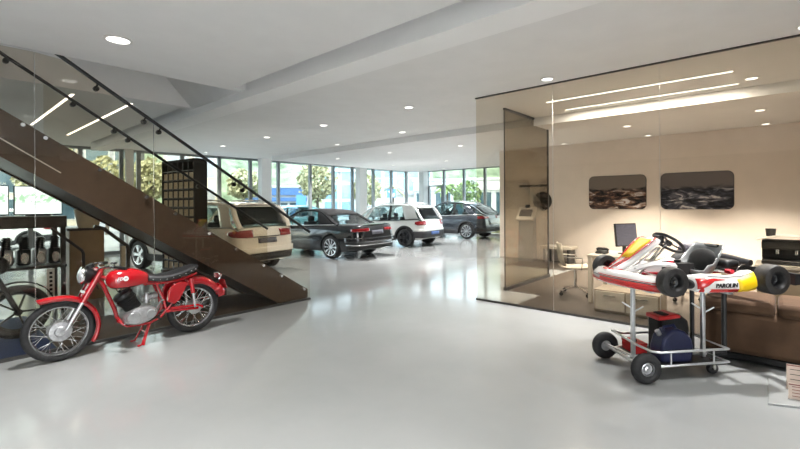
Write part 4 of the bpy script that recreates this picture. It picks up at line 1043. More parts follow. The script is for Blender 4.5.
# ------------------------------------------------------------------ brochure holder on the floor at the right edge
mat('paper_cream', (.62,.50,.42), .6, noise=(30,.05)); mat('ink', (.05,.04,.04), .6, noise=(50,.2)); mat('ink_red', (.22,.06,.05), .6, noise=(50,.2))
mat('grey_plate', (.30,.31,.305), .3, noise=(12,.05))
bh = thing('brochure_stand', 'low grey floor plate holding two printed cream cards at the lower right corner', 'brochure stand', (4.62,-.02,0))
m = MB(); m.add([(-.31,.106,0),(.31,.115,0),(.31,-.5,0),(-.05,-.5,0),(-.31,.106,.016),(.31,.115,.016),(.31,-.5,.016),(-.05,-.5,.016)], [(3,2,1,0),(4,5,6,7),(0,1,5,4),(1,2,6,5),(2,3,7,6),(3,0,4,7)]); m.build('floor_plate', 'grey_plate', bh, bevel=.003)
for k, (x, y, z0, z1) in enumerate(((-.10,-.01,.017,.135),(.13,.0,.017,.215))):
    m = MB(); m.prism([(0,0),(.30,0),(.30,z1-z0),(0,z1-z0)], .012, (x,y,z0), (.2,-.98,0), (.12,0,.99)); cd = m.build('card', 'paper_cream', bh, smooth=False)
    U = Vector((.2,-.98,0)).normalized(); V = Vector((.12,0,.99)).normalized(); N = U.cross(V)
    m = MB()
    for j in range(4):
        zz = (z1-z0)*(.80-.2*j); m.prism([(.02,zz-.0025),(.16+.03*(j % 2),zz-.0025),(.16+.03*(j % 2),zz+.0025),(.02,zz+.0025)], .002, Vector((x,y,z0))+N*.0121, U, V)
    m.build('print_lines', 'ink' if k else 'ink_red', cd, smooth=False)
    m = MB(); m.prism([(0,z1-z0-.012),(.30,z1-z0-.012),(.30,z1-z0-.004),(0,z1-z0-.004)], .002, Vector((x,y,z0))+N*.0121, U, V); m.build('band', 'ink_red', cd, smooth=False)
# ------------------------------------------------------------------ office behind the bronze glass
mat('desk_white', (.66,.62,.55), .4, noise=(12,.04)); mat('mesh_grey', (.16,.17,.25), .6, noise=(60,.3)); mat('cab_tan', (.42,.36,.29), .5, noise=(8,.06))
mat('screen_black', (.01,.012,.02), .1, coat=1., noise=(30,.2))
dk = thing('desk', 'pale office desk on panel legs behind the glass and the kart nose', 'desk', (7.35,1.48,0))
m = MB(); m.bb((-.42,-.95,.715), (.42,.80,.745)); m.build('desktop', 'desk_white', dk, bevel=.004)
for y in (.76,-.91):
    for x in (-.38,.38): m = MB(); m.bb((x-.03,y-.03,0), (x+.03,y+.03,.715)); m.build('leg', 'desk_white', dk, bevel=.004)
    m = MB(); m.bb((-.38,y-.02,.65), (.38,y+.02,.715)); m.build('apron', 'desk_white', dk)
pd = thing('drawer_pedestal', 'low tan drawer unit on the floor in front of the desk', 'drawer unit', (6.70,1.62,0))
m = MB(); m.bb((-.26,-.42,.0), (.2,.40,.32)); m.build('body', 'cab_tan', pd, bevel=.006)
for i, (y0, y1) in enumerate(((-.40,-.02),(.0,.38))):
    m = MB(); m.bb((-.275,y0,.04), (-.26,y1,.30)); d = m.build('drawer', 'desk_white', pd, bevel=.004)
    m = MB(); m.bb((-.29,(y0+y1)/2-.08,.24), (-.275,(y0+y1)/2+.08,.252)); m.build('handle', 'steel', d)
mn = thing('monitor', 'computer monitor with bluish dark screen on the pale office desk', 'monitor', (7.42,1.86,.745), radians(242))
m = MB(); m.cyl((0,0,0), (0,0,.012), .10, n=24); m.build('base', 'black_plastic', mn)
m = MB(); m.bb((-.02,-.03,.012), (.0,.03,.28)); m.build('stand', 'black_plastic', mn)
m = MB(); m.box((.02,0,.30), (.03,.44,.36), 0, 0, Matrix.Rotation(radians(-6),3,'Y')); sc_ = m.build('screen', 'black_plastic', mn, bevel=.006)
m = MB(); m.box((.037,0,.302), (.004,.41,.33), 0, 0, Matrix.Rotation(radians(-6),3,'Y')); m.build('display', 'mesh_grey', sc_)
kb = thing('telephone', 'small dark desk telephone beside the monitor', 'telephone', (7.25,2.15,.745))
m = MB(); m.prism([(-.09,0),(.09,0),(.09,.06),(-.09,.025)], .16, (0,.08,0), (1,0,0), (0,0,1)); m.build('body', 'black_plastic', kb, bevel=.006)
m = MB(); m.tube([(0,-.10,.055),(0,-.07,.075),(0,.05,.078),(0,.08,.06)], .02, 8); m.build('handset', 'black_plastic', kb)

def office_chair(name, label, loc, rz, mt, light=True):
    o = thing(name, label, 'chair', loc, rz)
    m = MB(); rings = []
    for x, z in ((-.24,.47),(-.18,.455),(0,.45),(.16,.455),(.22,.475)):
        rings.append([(x,.22*u,z+.02*u*u) for u in (-1,-.6,-.2,.2,.6,1)])
    m.loft(rings, caps=False, closed=False); m.build('seat', mt, o, solid=.03)
    m = MB(); rings = []
    for x, z, w in ((-.22,.50,.20),(-.27,.62,.215),(-.285,.76,.21),(-.30,.88,.18)):
        rings.append([(x+.04*u*u,w*u,z) for u in (-1,-.6,-.2,.2,.6,1)])
    m.loft(rings, caps=False, closed=False); m.build('backrest', mt, o, solid=.018)
    for sg in (1,-1): m = MB(); m.tube([(.05,sg*.23,.45),(.06,sg*.27,.64),(-.22,sg*.26,.66)], .011, 8); m.build('armrest', 'chrome', o)
    m = MB(); m.cyl((0,0,.10), (0,0,.44), .024, n=14); m.build('column', 'chrome', o)
    for i in range(4):
        a = 2*pi*i/4+.5
        m = MB(); m.bar((0,0,.14), (.29*cos(a),.29*sin(a),.075), .035, .022); m.build('leg', 'chrome', o)
        m = MB(); m.cyl((.29*cos(a),.29*sin(a)-.015,.03), (.29*cos(a),.29*sin(a)+.015,.03), .03, n=14); m.cyl((.29*cos(a),.29*sin(a),.03), (.29*cos(a),.29*sin(a),.08), .009, n=8); m.build('caster', 'rubber', o)
    return o
mat('chair_pale', (.55,.50,.42), .45, noise=(20,.08))
office_chair('office_chair', 'pale swivel chair on a chrome four-star base left of the desk', (7.40,2.62,0), radians(-60), 'chair_pale')
office_chair('office_chair', 'dark mesh office chair half hidden behind the kart steering wheel', (8.15,1.25,0), radians(150), 'mesh_grey')
# pictures on the back wall
def picture_mat(name, seed, dark):
    m = mat(name, (.1,.1,.1), .18, coat=.6)
    nt = m.node_tree; b = nt.nodes['Principled BSDF']
    tc = nt.nodes.new('ShaderNodeTexCoord'); mp = nt.nodes.new('ShaderNodeMapping'); sp = nt.nodes.new('ShaderNodeSeparateXYZ')
    nt.links.new(tc.outputs['Object'], sp.inputs[0]); nt.links.new(tc.outputs['Object'], mp.inputs[0])
    mp.inputs['Location'].default_value = (seed, seed*2, seed); mp.inputs['Scale'].default_value = (1,1.5,4.2)
    n = nt.nodes.new('ShaderNodeTexNoise'); n.inputs['Scale'].default_value = 2.6; n.inputs['Detail'].default_value = 7; n.inputs['Distortion'].default_value = .8
    nt.links.new(mp.outputs[0], n.inputs['Vector'])
    r1 = nt.nodes.new('ShaderNodeValToRGB'); e = r1.color_ramp.elements          # ground and cars
    e[0].position = .38; e[0].color = (.012,.012,.016,1); e[1].position = .66; e[1].color = (.80,.78,.78,1)
    k = e.new(.50); k.color = (.085,.055,.05,1) if not dark else (.03,.033,.05,1)
    k = e.new(.57); k.color = (.30,.17,.11,1) if not dark else (.16,.16,.20,1)
    nt.links.new(n.outputs['Fac'], r1.inputs['Fac'])
    r2 = nt.nodes.new('ShaderNodeValToRGB'); e2 = r2.color_ramp.elements          # sky band at the top
    e2[0].position = .54; e2[0].color = (0,0,0,1); e2[1].position = .64; e2[1].color = (1,1,1,1)
    ad = nt.nodes.new('ShaderNodeMath'); ad.operation = 'MULTIPLY_ADD'; ad.inputs[1].default_value = 1/.8; ad.inputs[2].default_value = .5
    nt.links.new(sp.outputs[2], ad.inputs[0])
    ad2 = nt.nodes.new('ShaderNodeMath'); ad2.operation = 'MULTIPLY_ADD'; ad2.inputs[1].default_value = .35; nt.links.new(n.outputs['Fac'], ad2.inputs[0]); 
    sb = nt.nodes.new('ShaderNodeMath'); sb.operation = 'SUBTRACT'; sb.inputs[1].default_value = .17
    nt.links.new(ad.outputs[0], ad2.inputs[2]); nt.links.new(ad2.outputs[0], sb.inputs[0]); nt.links.new(sb.outputs[0], r2.inputs['Fac'])
    mx = nt.nodes.new('ShaderNodeMixRGB'); mx.inputs['Color2'].default_value = (.22,.19,.17,1) if not dark else (.16,.14,.14,1)
    nt.links.new(r2.outputs['Color'], mx.inputs['Fac']); nt.links.new(r1.outputs['Color'], mx.inputs['Color1']); nt.links.new(mx.outputs[0], b.inputs['Base Color'])
picture_mat('racing_photo', 3.1, False); picture_mat('paddock_photo', 7.7, True)
for y0, y1, mt, lb in ((2.40,3.69,'racing_photo','rounded landscape picture with brown track scene, left one on the office wall'),(.76,2.09,'paddock_photo','rounded landscape picture with dark car scene, right one on the office wall')):
    o = thing('wall_picture', lb, 'picture', (11.448,(y0+y1)/2,1.82)); w2 = (y1-y0)/2; h2 = .405; r = .11; poly = []
    for cx, cy, a0 in ((w2-r,h2-r,0),(-w2+r,h2-r,90),(-w2+r,-h2+r,180),(w2-r,-h2+r,270)):
        for i in range(7): a = radians(a0+15*i); poly.append((cx+r*cos(a), cy+r*sin(a)))
    m = MB(); m.prism(poly, .025, (0,0,0), (0,-1,0), (0,0,1)); m.build('panel', mt, o)
    m = MB(); m.tube([(-.012,-a,b) for a, b in poly], .010, 6, True); m.build('rim', 'matt_black', o)
# kiosk, bench and wall ornament in the space behind the side glass
ko = thing('information_kiosk', 'tall grey information kiosk with a slanted pale touch panel behind the side glass', 'kiosk', (10.95,5.15,0), radians(180))
m = MB(); m.prism([(-.14,0),(.14,0),(.10,1.18),(-.10,1.18)], .42, (0,.21,0), (1,0,0), (0,0,1)); m.build('column', 'frame_grey', ko, bevel=.01)
m = MB(); m.box((.06,0,1.27), (.06,.50,.42), 0, 0, Matrix.Rotation(radians(-35),3,'Y')); hd = m.build('panel', 'white_plastic', ko, bevel=.02)
m = MB(); m.box((.083,0,1.295), (.02,.34,.22), 0, 0, Matrix.Rotation(radians(-35),3,'Y')); m.build('screen', 'screen_black', hd)
m = MB(); m.box((-.04,0,1.47), (.05,.14,.10)); m.build('camera_head', 'matt_black', ko, bevel=.015)
bn = thing('bench', 'low tan bench along the back wall beside the kiosk', 'bench', (11.1,4.55,0))
m = MB(); m.bb((-.22,-.6,.36), (.25,.22,.44)); m.build('seat', 'chair_pale', bn, bevel=.015)
for y in (-.5,.12): m = MB(); m.bb((-.18,y-.03,0), (.22,y+.03,.36)); m.build('leg', 'dark_trim', bn)
or_ = thing('wall_ornament', 'white curving S-shaped ornament on the wall above the kiosk', 'wall ornament', (11.44,5.22,1.6))
m = MB(); rings = []
for i in range(33):
    t = i/32; y = .24*cos(t*pi*1.6)*(1-.35*t); z = .55-1.15*t; w = .05+.05*sin(t*pi)
    rings.append([(-.02,y-w,z),(-.02,y+w,z),(0,y+w,z),(0,y-w,z)])
m.loft(rings); m.build('ribbon', 'white_plastic', or_)
dr = thing('wall_disc', 'dark round disc beside the curving wall ornament', 'wall ornament', (11.44,4.93,1.62))
m = MB(); m.cyl((-.02,0,0), (0,0,0), .26, n=32); m.build('disc', 'dark_trim', dr)
bl = MB(); bl.bb((11.40,4.80,2.02), (11.449,5.60,2.08)); struct(bl.build('trim_2', 'dark_trim'))
# small counter with machine behind the sofa
ct = thing('counter', 'tan counter cabinet behind the glass at the right picture edge', 'counter', (6.62,-.12,0))
m = MB(); m.bb((-.25,-.62,.0), (.28,.34,.80)); m.build('body', 'cab_tan', ct, bevel=.005)
m = MB(); m.bb((-.28,-.64,.80), (.30,.36,.835)); m.build('countertop', 'desk_white', ct, bevel=.004)
for y in (-.60,-.13):
    m = MB(); m.bb((-.268,y,.09), (-.25,y+.45,.78)); d = m.build('door', 'cab_tan', ct, bevel=.004); m = MB(); m.bb((-.285,y+.40,.55), (-.268,y+.415,.72)); m.build('handle', 'steel', d)
cm = thing('coffee_machine', 'dark machine with a curved white lid on the tan counter behind the glass', 'coffee machine', (6.60,-.02,.836))
m = MB(); m.bb((-.16,-.24,.0), (.20,.20,.05)); m.build('drip_base', 'black_plastic', cm, bevel=.01)
m = MB(); m.bb((.02,-.24,.05), (.20,.20,.27)); m.build('body', 'black_plastic', cm, bevel=.01)
m = MB(); m.bb((-.15,-.24,.17), (.02,.20,.27)); m.build('brew_head', 'dark_trim', cm, bevel=.02)
m = MB(); rings = []
for i in range(13): u = 2*i/12-1; rings.append([(-.18,.27*u-.02,.275+.055*(1-u*u)),(.21,.27*u-.02,.275+.055*(1-u*u)),(.21,.27*u-.02,.262+.055*(1-u*u)),(-.18,.27*u-.02,.262+.055*(1-u*u))])
m.loft(rings); m.build('lid', 'white_plastic', cm)
for y in (-.10,.06): m = MB(); m.cyl((-.08,y,.17), (-.08,y,.12), .018, n=10); m.build('spout', 'chrome', cm)
m = MB(); m.cyl((.05,.12,.31), (.05,.12,.40), .04, .05, 16); m.build('bean_hopper', 'black_plastic', cm)

# ------------------------------------------------------------------ behind the stair glass
mat('kraft_tan', (.52,.41,.26), .6, noise=(10,.1)); mat('plinth_brown', (.27,.18,.10), .5, noise=(4,.12)); mat('pot_tan', (.58,.50,.36), .6, noise=(9,.08))
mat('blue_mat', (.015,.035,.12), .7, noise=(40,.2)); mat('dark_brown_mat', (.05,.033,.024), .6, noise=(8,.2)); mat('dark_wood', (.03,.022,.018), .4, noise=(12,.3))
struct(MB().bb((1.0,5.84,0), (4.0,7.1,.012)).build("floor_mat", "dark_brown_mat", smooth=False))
bm_ = tag(MB().bb((-.9,5.84,.0), (.98,7.95,.014)).build('blue_mat', 'blue_mat', smooth=False), 'dark blue floor mat behind the left end of the stair glass', 'mat')
bx = thing('storage_box', 'black storage chest behind the stair, seen above the motorcycle rear fender', 'chest', (3.0,7.26,0))
m = MB(); m.bb((-.45,-.10,0), (.52,.10,.50)); m.build('body', 'matt_black', bx, bevel=.01)
m = MB(); m.bb((-.46,-.11,.50), (.53,.11,.55)); m.build('lid', 'dark_trim', bx, bevel=.01)
# tall black display rack with tan pigeonholes
rk = thing('display_rack', 'tall black display rack with a grid of tan pigeonholes behind the stair', 'rack', (3.26,8.29,0), radians(6))
m = MB(); W_, D_, H_ = .24, 1.17, 2.39     # front faces -x
m.bb((-.12,-D_/2,0), (.12,-D_/2+.03,H_)); m.bb((-.12,D_/2-.03,0), (.12,D_/2,H_)); m.bb((-.12,-D_/2,H_-.04), (.12,D_/2,H_)); m.bb((.09,-D_/2,0), (.12,D_/2,H_)); m.bb((-.12,-D_/2,0), (.12,D_/2,.06))
m.build('carcass', 'matt_black', rk, smooth=False)
for i in range(13):
    z = .2+i*.165; m = MB(); m.bb((-.115,-D_/2+.03,z), (.09,D_/2-.03,z+.012)); m.build('shelf', 'dark_wood', rk, smooth=False)
for j in range(1,6):
    y = -D_/2+.03+(D_-.06)*j/6; m = MB(); m.bb((-.115,y-.006,.06), (.09,y+.006,H_-.04)); m.build('divider', 'dark_wood', rk, smooth=False)
for i in range(12):
    for j in range(6):
        z = .2+i*.165+.013; y = -D_/2+.03+(D_-.06)*(j+.5)/6
        b = MB().bb((-.10,-.078,0), (.08,.078,.118)).build('catalogue_box', 'kraft_tan', smooth=False)
        b.location = Matrix.Rotation(radians(6),3,'Z') @ Vector((0,y,z+.001))+Vector((3.26,8.29,0)); b.rotation_euler[2] = radians(6)
        colw = ('front','second','third','fourth','fifth','rear')[j]; rw = ('lowest','second lowest','third lowest','fourth lowest','fifth lowest','sixth lowest','sixth highest','fifth highest','fourth highest','third highest','second highest','topmost')[i]
        tag(b, 'tan box in the %s row, %s column of the black display rack' % (rw, colw), 'box', 'tan boxes in the display rack')
# plinth with planter and railing further back
pl = thing('plinth', 'tall brown box plinth carrying a tan planter behind the motorcycle', 'plinth', (1.84,8.85,0), radians(0))
m = MB(); m.bb((-.24,-.25,0), (.24,.25,1.15)); m.build('body', 'plinth_brown', pl, bevel=.005)
m = MB(); m.bb((-.27,-.27,1.15), (.27,.27,1.19)); m.build('top', 'dark_wood', pl, bevel=.005)
pt = thing('planter', 'tan tapered planter with white stones on the brown plinth', 'planter', (1.90,8.80,1.19))
m = MB(); m.lathe([(.0,0),(.145,0),(.20,.31),(.18,.31),(.17,.26),(0,.26)], (0,0,0), (0,0,1), 28); m.build('pot', 'pot_tan', pt)
m = MB()
for i in range(14): a = 2.4*i; r = .05*sqrt(i); m.ball((.8*r*cos(a),.8*r*sin(a),.28), (.03,.028,.022), 8, 6)
m.build('stones', 'badge_white', pt)
rl = thing('railing', 'dark bent handrail with two posts beside the brown plinth', 'railing', (2.3,8.6,0))
m = MB(); m.tube([(-.50,-.60,1.24),(-.38,-.60,1.20),(-.05,-.60,.90),(-.035,-.60,.84),(-.035,-.60,0)], .028, 10); m.build('rail', 'dark_wood', rl)
m = MB(); m.tube([(-1.05,-.76,1.24),(-.93,-.76,1.12),(-.69,-.76,.89),(-.67,-.76,.84),(-.67,-.76,0)], .020, 10); m.build('rail', 'dark_wood', rl)
m = MB(); m.bb((-.14,-.63,0), (-.08,-.57,.90)); m.build('post', 'pot_tan', rl)
# workbench with a bright screen above, engine parts on a shelf
wb = thing('workbench', 'long dark workbench with an open shelf behind the stair glass', 'workbench', (.60,8.35,0))
m = MB(); m.bb((-1.6,-.35,1.24), (.86,.35,1.41)); m.build('top_board', 'dark_wood', wb, smooth=False)
m = MB(); m.bb((-1.6,-.35,.65), (.86,.35,.69)); m.build('shelf', 'dark_wood', wb, smooth=False)
for x in (-1.0,-.1,.82):
    m = MB(); m.bb((x-.03,-.33,0), (x+.03,-.27,1.27)); m.build('leg', 'dark_wood', wb, smooth=False)
    m = MB(); m.bb((x-.03,.27,0), (x+.03,.33,1.27)); m.build('leg', 'dark_wood', wb, smooth=False)
def screen_mat():
    m = bpy.data.materials.new('screen_picture'); m.use_nodes = True; nt = m.node_tree; nt.nodes.clear(); MATS['screen_picture'] = m
    out = nt.nodes.new('ShaderNodeOutputMaterial'); e = nt.nodes.new('ShaderNodeEmission'); tc = nt.nodes.new('ShaderNodeTexCoord')
    n = nt.nodes.new('ShaderNodeTexNoise'); n.inputs['Scale'].default_value = 14; n.inputs['Detail'].default_value = 6
    sp = nt.nodes.new('ShaderNodeSeparateXYZ'); nt.links.new(tc.outputs['Object'], sp.inputs[0]); nt.links.new(tc.outputs['Object'], n.inputs['Vector'])
    ab = nt.nodes.new('ShaderNodeMath'); ab.operation = 'ABSOLUTE'; a2 = nt.nodes.new('ShaderNodeMath'); a2.operation = 'SUBTRACT'; a2.inputs[1].default_value = .04
    nt.links.new(sp.outputs[2], a2.inputs[0]); nt.links.new(a2.outputs[0], ab.inputs[0])
    r1 = nt.nodes.new('ShaderNodeMapRange'); r1.inputs['From Min'].default_value = .04; r1.inputs['From Max'].default_value = .12; r1.inputs['To Min'].default_value = 1; r1.inputs['To Max'].default_value = 0
    nt.links.new(ab.outputs[0], r1.inputs['Value'])
    ax = nt.nodes.new('ShaderNodeMath'); ax.operation = 'ABSOLUTE'; nt.links.new(sp.outputs[0], ax.inputs[0])
    r3 = nt.nodes.new('ShaderNodeMapRange'); r3.inputs['From Min'].default_value = .30; r3.inputs['From Max'].default_value = .36; r3.inputs['To Min'].default_value = 1; r3.inputs['To Max'].default_value = 0
    nt.links.new(ax.outputs[0], r3.inputs['Value'])
    r2 = nt.nodes.new('ShaderNodeMapRange'); r2.inputs['From Min'].default_value = .47; r2.inputs['From Max'].default_value = .55; nt.links.new(n.outputs['Fac'], r2.inputs['Value'])
    mu = nt.nodes.new('ShaderNodeMath'); mu.operation = 'MULTIPLY'; nt.links.new(r1.outputs[0], mu.inputs[0]); nt.links.new(r2.outputs[0], mu.inputs[1])
    mu2 = nt.nodes.new('ShaderNodeMath'); mu2.operation = 'MULTIPLY'; nt.links.new(mu.outputs[0], mu2.inputs[0]); nt.links.new(r3.outputs[0], mu2.inputs[1])
    mx = nt.nodes.new('ShaderNodeMixRGB'); mx.inputs['Color1'].default_value = (.72,.86,.90,1); mx.inputs['Color2'].default_value = (.30,.50,.36,1)
    nt.links.new(mu2.outputs[0], mx.inputs['Fac']); nt.links.new(mx.outputs[0], e.inputs['Color']); e.inputs['Strength'].default_value = 1.0; nt.links.new(e.outputs[0], out.inputs['Surface'])
screen_mat()
for x0, x1, zb, lb in ((.90,1.46,1.425,'wide bright screen with a pale green picture on the dark workbench'),(.22,.85,1.425,'second bright screen cut off by the left picture edge')):
    o = thing('display_screen', lb, 'screen', ((x0+x1)/2,8.30,zb)); w2 = (x1-x0)/2
    m = MB(); m.bb((-w2,-.0,.0), (w2,.05,.43)); m.build('housing', 'matt_black', o, bevel=.004)
    m = MB(); m.bb((-w2+.012,-.004,.018), (w2-.012,.0,.418)); d = m.build('display', 'screen_picture', o, smooth=False)
    for v in d.data.vertices: v.co.z -= .21
    d.location.z = .21
    m = MB(); m.bb((-.14,.0,-.014), (.14,.14,.0)); m.build('foot', 'matt_black', o)
random.seed(5)
def engine_part(x, lbl, kind):
    o = thing('engine_block', lbl, 'engine', (x,8.25,.692), 0, 'engines on the workbench shelf'); o.scale = (.68,.9,1.15)
    m = MB(); m.box((0,0,.11), (.22,.30,.20)); m.build('crankcase', 'engine_alu' if kind else 'rim_dark', o, bevel=.03)
    m = MB()
    for i in range(6): m.cyl((.02,0,.21+.024*i), (.02,0,.222+.024*i), .085, n=18)
    m.cyl((.02,0,.2), (.02,0,.36), .06, n=14); m.build('cylinder', 'rim_dark' if kind else 'matt_black', o)
    m = MB(); m.tube([(.0,-.05,.33),(-.05,-.15,.30),(-.07,-.17,.05)], .025, 10); m.build('manifold', 'matt_black', o)
    m = MB(); m.cyl((0,-.16,.10), (0,-.19,.10), .07, n=20); m.build('cover', 'steel', o)
for x, l, k in ((.60,'engine block outermost at left on the workbench shelf',0),(.80,'engine block second from left on the workbench shelf',1),(.99,'dark engine block in the middle of the workbench shelf',0),(1.17,'pale engine block second from right on the workbench shelf',1),(1.34,'black engine block at the right end of the workbench shelf',0)): engine_part(x, l, k)
m = MB(); m.bb((.62,-.36,.22), (.71,-.335,.64)); sl_ = m.build('slotted_panel', 'white_plastic', wb, smooth=False)
m = MB()
for i in range(6): m.bb((.65,-.365,.26+i*.06), (.685,-.355,.295+i*.06))
m.build('slots', 'matt_black', sl_, smooth=False)
# dark motorcycle on the blue mat, behind the red one
dm = thing('motorcycle', 'dark grey motorcycle standing on the blue mat behind the glass', 'motorcycle', (.35,6.65,.016))
m = MB(); 
def dtyre(x):
    q = MB(); pr = [(.26+.05*cos(2*pi*i/12), .055*sin(2*pi*i/12)) for i in range(12)]; q.lathe(pr, (0,0,0), (0,1,0), 36, closed=True); o = q.build('wheel', 'rubber', dm); o.location = (x,0,.31)
    q = MB(); q.lathe([(.215,-.03),(.20,0),(.215,.03),(.225,.0)], (0,0,0), (0,1,0), 32, closed=True)
    for i in range(5): a = 2*pi*i/5; q.bar((.03*cos(a),0,.03*sin(a)), (.21*cos(a),0,.21*sin(a)), .02, .03, (0,1,0))
    q.cyl((0,-.05,0), (0,.05,0), .04, n=14); q.build('rim', 'rim_dark', o)
dtyre(.40); dtyre(-1.0)
def dp(name, pts, r, mtl): q = MB(); q.tube(pts, r, 10); return q.build(name, mtl, dm)
for y in (-.09,.09): dp('fork_leg', [(.40,y,.31),(.16,y,.88)], .026, 'rim_dark'); dp('swing_arm', [(-1.0,y,.31),(-.45,y,.40)], .022, 'rim_dark'); dp('frame_rail', [(.12,y*.5,.80),(-.10,y,.45),(-.45,y,.38),(-.80,y,.75)], .02, 'matt_black')
m = MB(); rings = []
for x, zb, zt_, w in ((.12,.78,.86,.06),(.05,.72,.93,.13),(-.12,.70,.96,.16),(-.30,.70,.92,.15),(-.42,.72,.84,.10)):
    h = zt_-zb; rings.append([(x,w*u,zb+h*v) for u, v in ((-.6,0),(-1,.3),(-.95,.65),(-.5,.97),(0,1),(.5,.97),(.95,.65),(1,.3),(.6,0))])
m.loft(rings); m.build('fuel_tank', 'paint_graphite', dm)
m = MB(); rings = []
for x, z, w in ((-.40,.80,.10),(-.60,.78,.14),(-.80,.82,.13),(-1.05,.90,.09)): rings.append([(x,-w,z-.06),(x,-w*.9,z),(x,w*.9,z),(x,w,z-.06)])
m.loft(rings); m.build('seat', 'seat_vinyl', dm)
m = MB(); m.box((-.15,0,.48), (.42,.30,.30)); m.build('engine', 'rim_dark', dm, bevel=.04)
m = MB(); m.ball((.24,0,.86), (.09,.10,.10)); m.build('headlight', 'matt_black', dm)
dp('handlebar', [(.10,-.36,1.0),(.14,-.15,.97),(.14,.15,.97),(.10,.36,1.0)], .014, 'matt_black')
q = MB(); q.loft([[(.40+r*cos(radians(a)), y, .31+r*sin(radians(a))) for y, r in ((-.06,.345),(0,.352),(.06,.345))] for a in range(20,161,10)], caps=False, closed=False); q.build('front_fender', 'matt_black', dm, solid=.006)
dp('side_stand', [(-.30,-.10,.30),(-.25,-.26,.018)], .012, 'matt_black')
# ------------------------------------------------------------------ outside the windows
mat('asphalt', (.36,.36,.35), .8, noise=(1.5,.1)); mat('pavement', (.55,.53,.49), .8, noise=(3,.08))
mat('hill_green', (.12,.19,.10), .9, noise=(.12,.5,(.34,.40,.27))); mat('leaf_pale', (.36,.36,.18), .6, noise=(3,.25,(.62,.58,.36))); mat('leaf_green', (.10,.19,.06), .6, noise=(3,.3,(.25,.33,.10)))
mat('bark', (.10,.075,.055), .8, noise=(12,.3)); mat('facade_pale', (.60,.60,.57), .7, noise=(.6,.05)); mat('facade_grey', (.33,.34,.37), .7, noise=(.8,.15)); mat('facade_cream', (.55,.48,.37), .7, noise=(.8,.08))
mat('fascia_blue', (.05,.13,.30), .4, noise=(2,.1)); mat('glazing_blue', (.20,.33,.42), .15, .2, noise=(.8,.25)); mat('glazing_dark', (.06,.10,.12), .08, .1, noise=(.8,.3)); mat('sign_blue', (.08,.24,.52), .4, noise=(2,.05))
GZ = -.15
g = MB(); g.bb((-150,17.6,GZ-.2), (200,250,GZ)); g.bb((19.2,-150,GZ-.2), (200,17.6,GZ)); g.bb((-150,-150,GZ-.2), (19.2,-6.05,GZ)); g.bb((-150,-6.05,GZ-.2), (-6.05,17.6,GZ))
struct(g.build('ground', 'asphalt', smooth=False))
g = MB(); g.hexa([(-6,wy(-6)+.1,GZ),(18.9,wy(18.9)+.1,GZ),(18.9,17.6,GZ),(-6,19.2,GZ),(-6,wy(-6)+.1,-.03),(18.9,wy(18.9)+.1,-.03),(18.9,17.6,-.03),(-6,19.2,-.03)]); g.bb((18.95,4,GZ), (20.6,17.4,-.03)); g.bb((-14,-22,GZ), (19,-6.25,-.03)); struct(g.build('pavement', 'pavement', smooth=False))  # last strip, unseen behind the camera, added to bounce daylight onto the ceiling
# wooded hill
m = MB(); NX, NY = 60, 14; vs = []
for i in range(NX+1):
    for j in range(NY+1):
        u = i/NX; v = j/NY; x = -60+420*u; y = 330-250*u; 
        px_, py_ = x+ (.6)*(v*120), y+ .8*(v*120)
        h = 78*sin(min(1, v*1.4)*pi/2)*(.72+.16*sin(u*9+1)+.10*sin(u*23)+.06*sin(u*51+2))
        vs.append((px_, py_, GZ-1+h))
m.add(vs, [(i*(NY+1)+j,(i+1)*(NY+1)+j,(i+1)*(NY+1)+j+1,i*(NY+1)+j+1) for i in range(NX) for j in range(NY)])
struct(m.build('hill', 'hill_green'))

def building(name, label, loc, rz, w, d, h, wall, nwin, rows, glaz, band=None, sill=1.0, wh=1.6, base_glass=False):
    o = thing(name, label, 'building', (loc[0],loc[1],GZ), rz)
    m = MB(); m.bb((-w/2,0,0), (w/2,d,h)); m.build('wall', wall, o, smooth=False)
    m = MB(); m.bb((-w/2-.2,-.25,h), (w/2+.2,d+.2,h+.25)); m.build('roof_edge', 'facade_pale', o, smooth=False)
    for (z0, z1, mt) in band or (): m = MB(); m.bb((-w/2-.05,-.35,z0), (w/2+.05,-.0,z1)); m.build('fascia', mt, o, smooth=False)
    for r in rows:
        for k in range(nwin):
            x0 = -w/2+w*(k+.12)/nwin; x1 = -w/2+w*(k+.88)/nwin
            m = MB(); m.bb((x0-.08,-.06,r-.08), (x1+.08,.02,r+wh+.08)); f_ = m.build('window', 'facade_pale', o, smooth=False)
            m = MB(); m.bb((x0,-.09,r), (x1,-.05,r+wh)); m.build('pane', glaz, f_, smooth=False)
    return o
building('showroom_building', 'low pale building with blue fascia bands across the car park', (30.6,49.0), radians(-40), 8, 6, 4.0, 'facade_pale', 7, (.5,), 'glazing_dark', [(3.0,3.9,'fascia_blue'),(2.2,2.7,'fascia_blue')], wh=1.5)
building('office_block', 'grey-blue glazed office block behind the round tree', (32.9,38.9), radians(-42), 4, 6, 5.6, 'facade_grey', 2, (.4,2.4,4.4), 'glazing_blue', wh=1.7)
building('office_block', 'wide blue glass-fronted building behind the blue road sign', (46.8,41.5), radians(-48), 9, 6, 7.4, 'facade_pale', 5, (3.7,5.6), 'glazing_blue', [(3.1,3.5,'facade_grey')], wh=1.75)
building('market_hall', 'long pale hall with dark glazing seen through the right window wall', (46.0,24.5), radians(-65), 22, 8, 4.6, 'facade_pale', 9, (.5,), 'glazing_dark', [(3.4,4.4,'facade_pale')], wh=2.6)
building('stone_house', 'grey stone house front seen above the stair stringer', (10.2,40.0), radians(-20), 3.8, 8, 9.0, 'facade_grey', 2, (1.0,4.2), 'glazing_dark', wh=2.0)
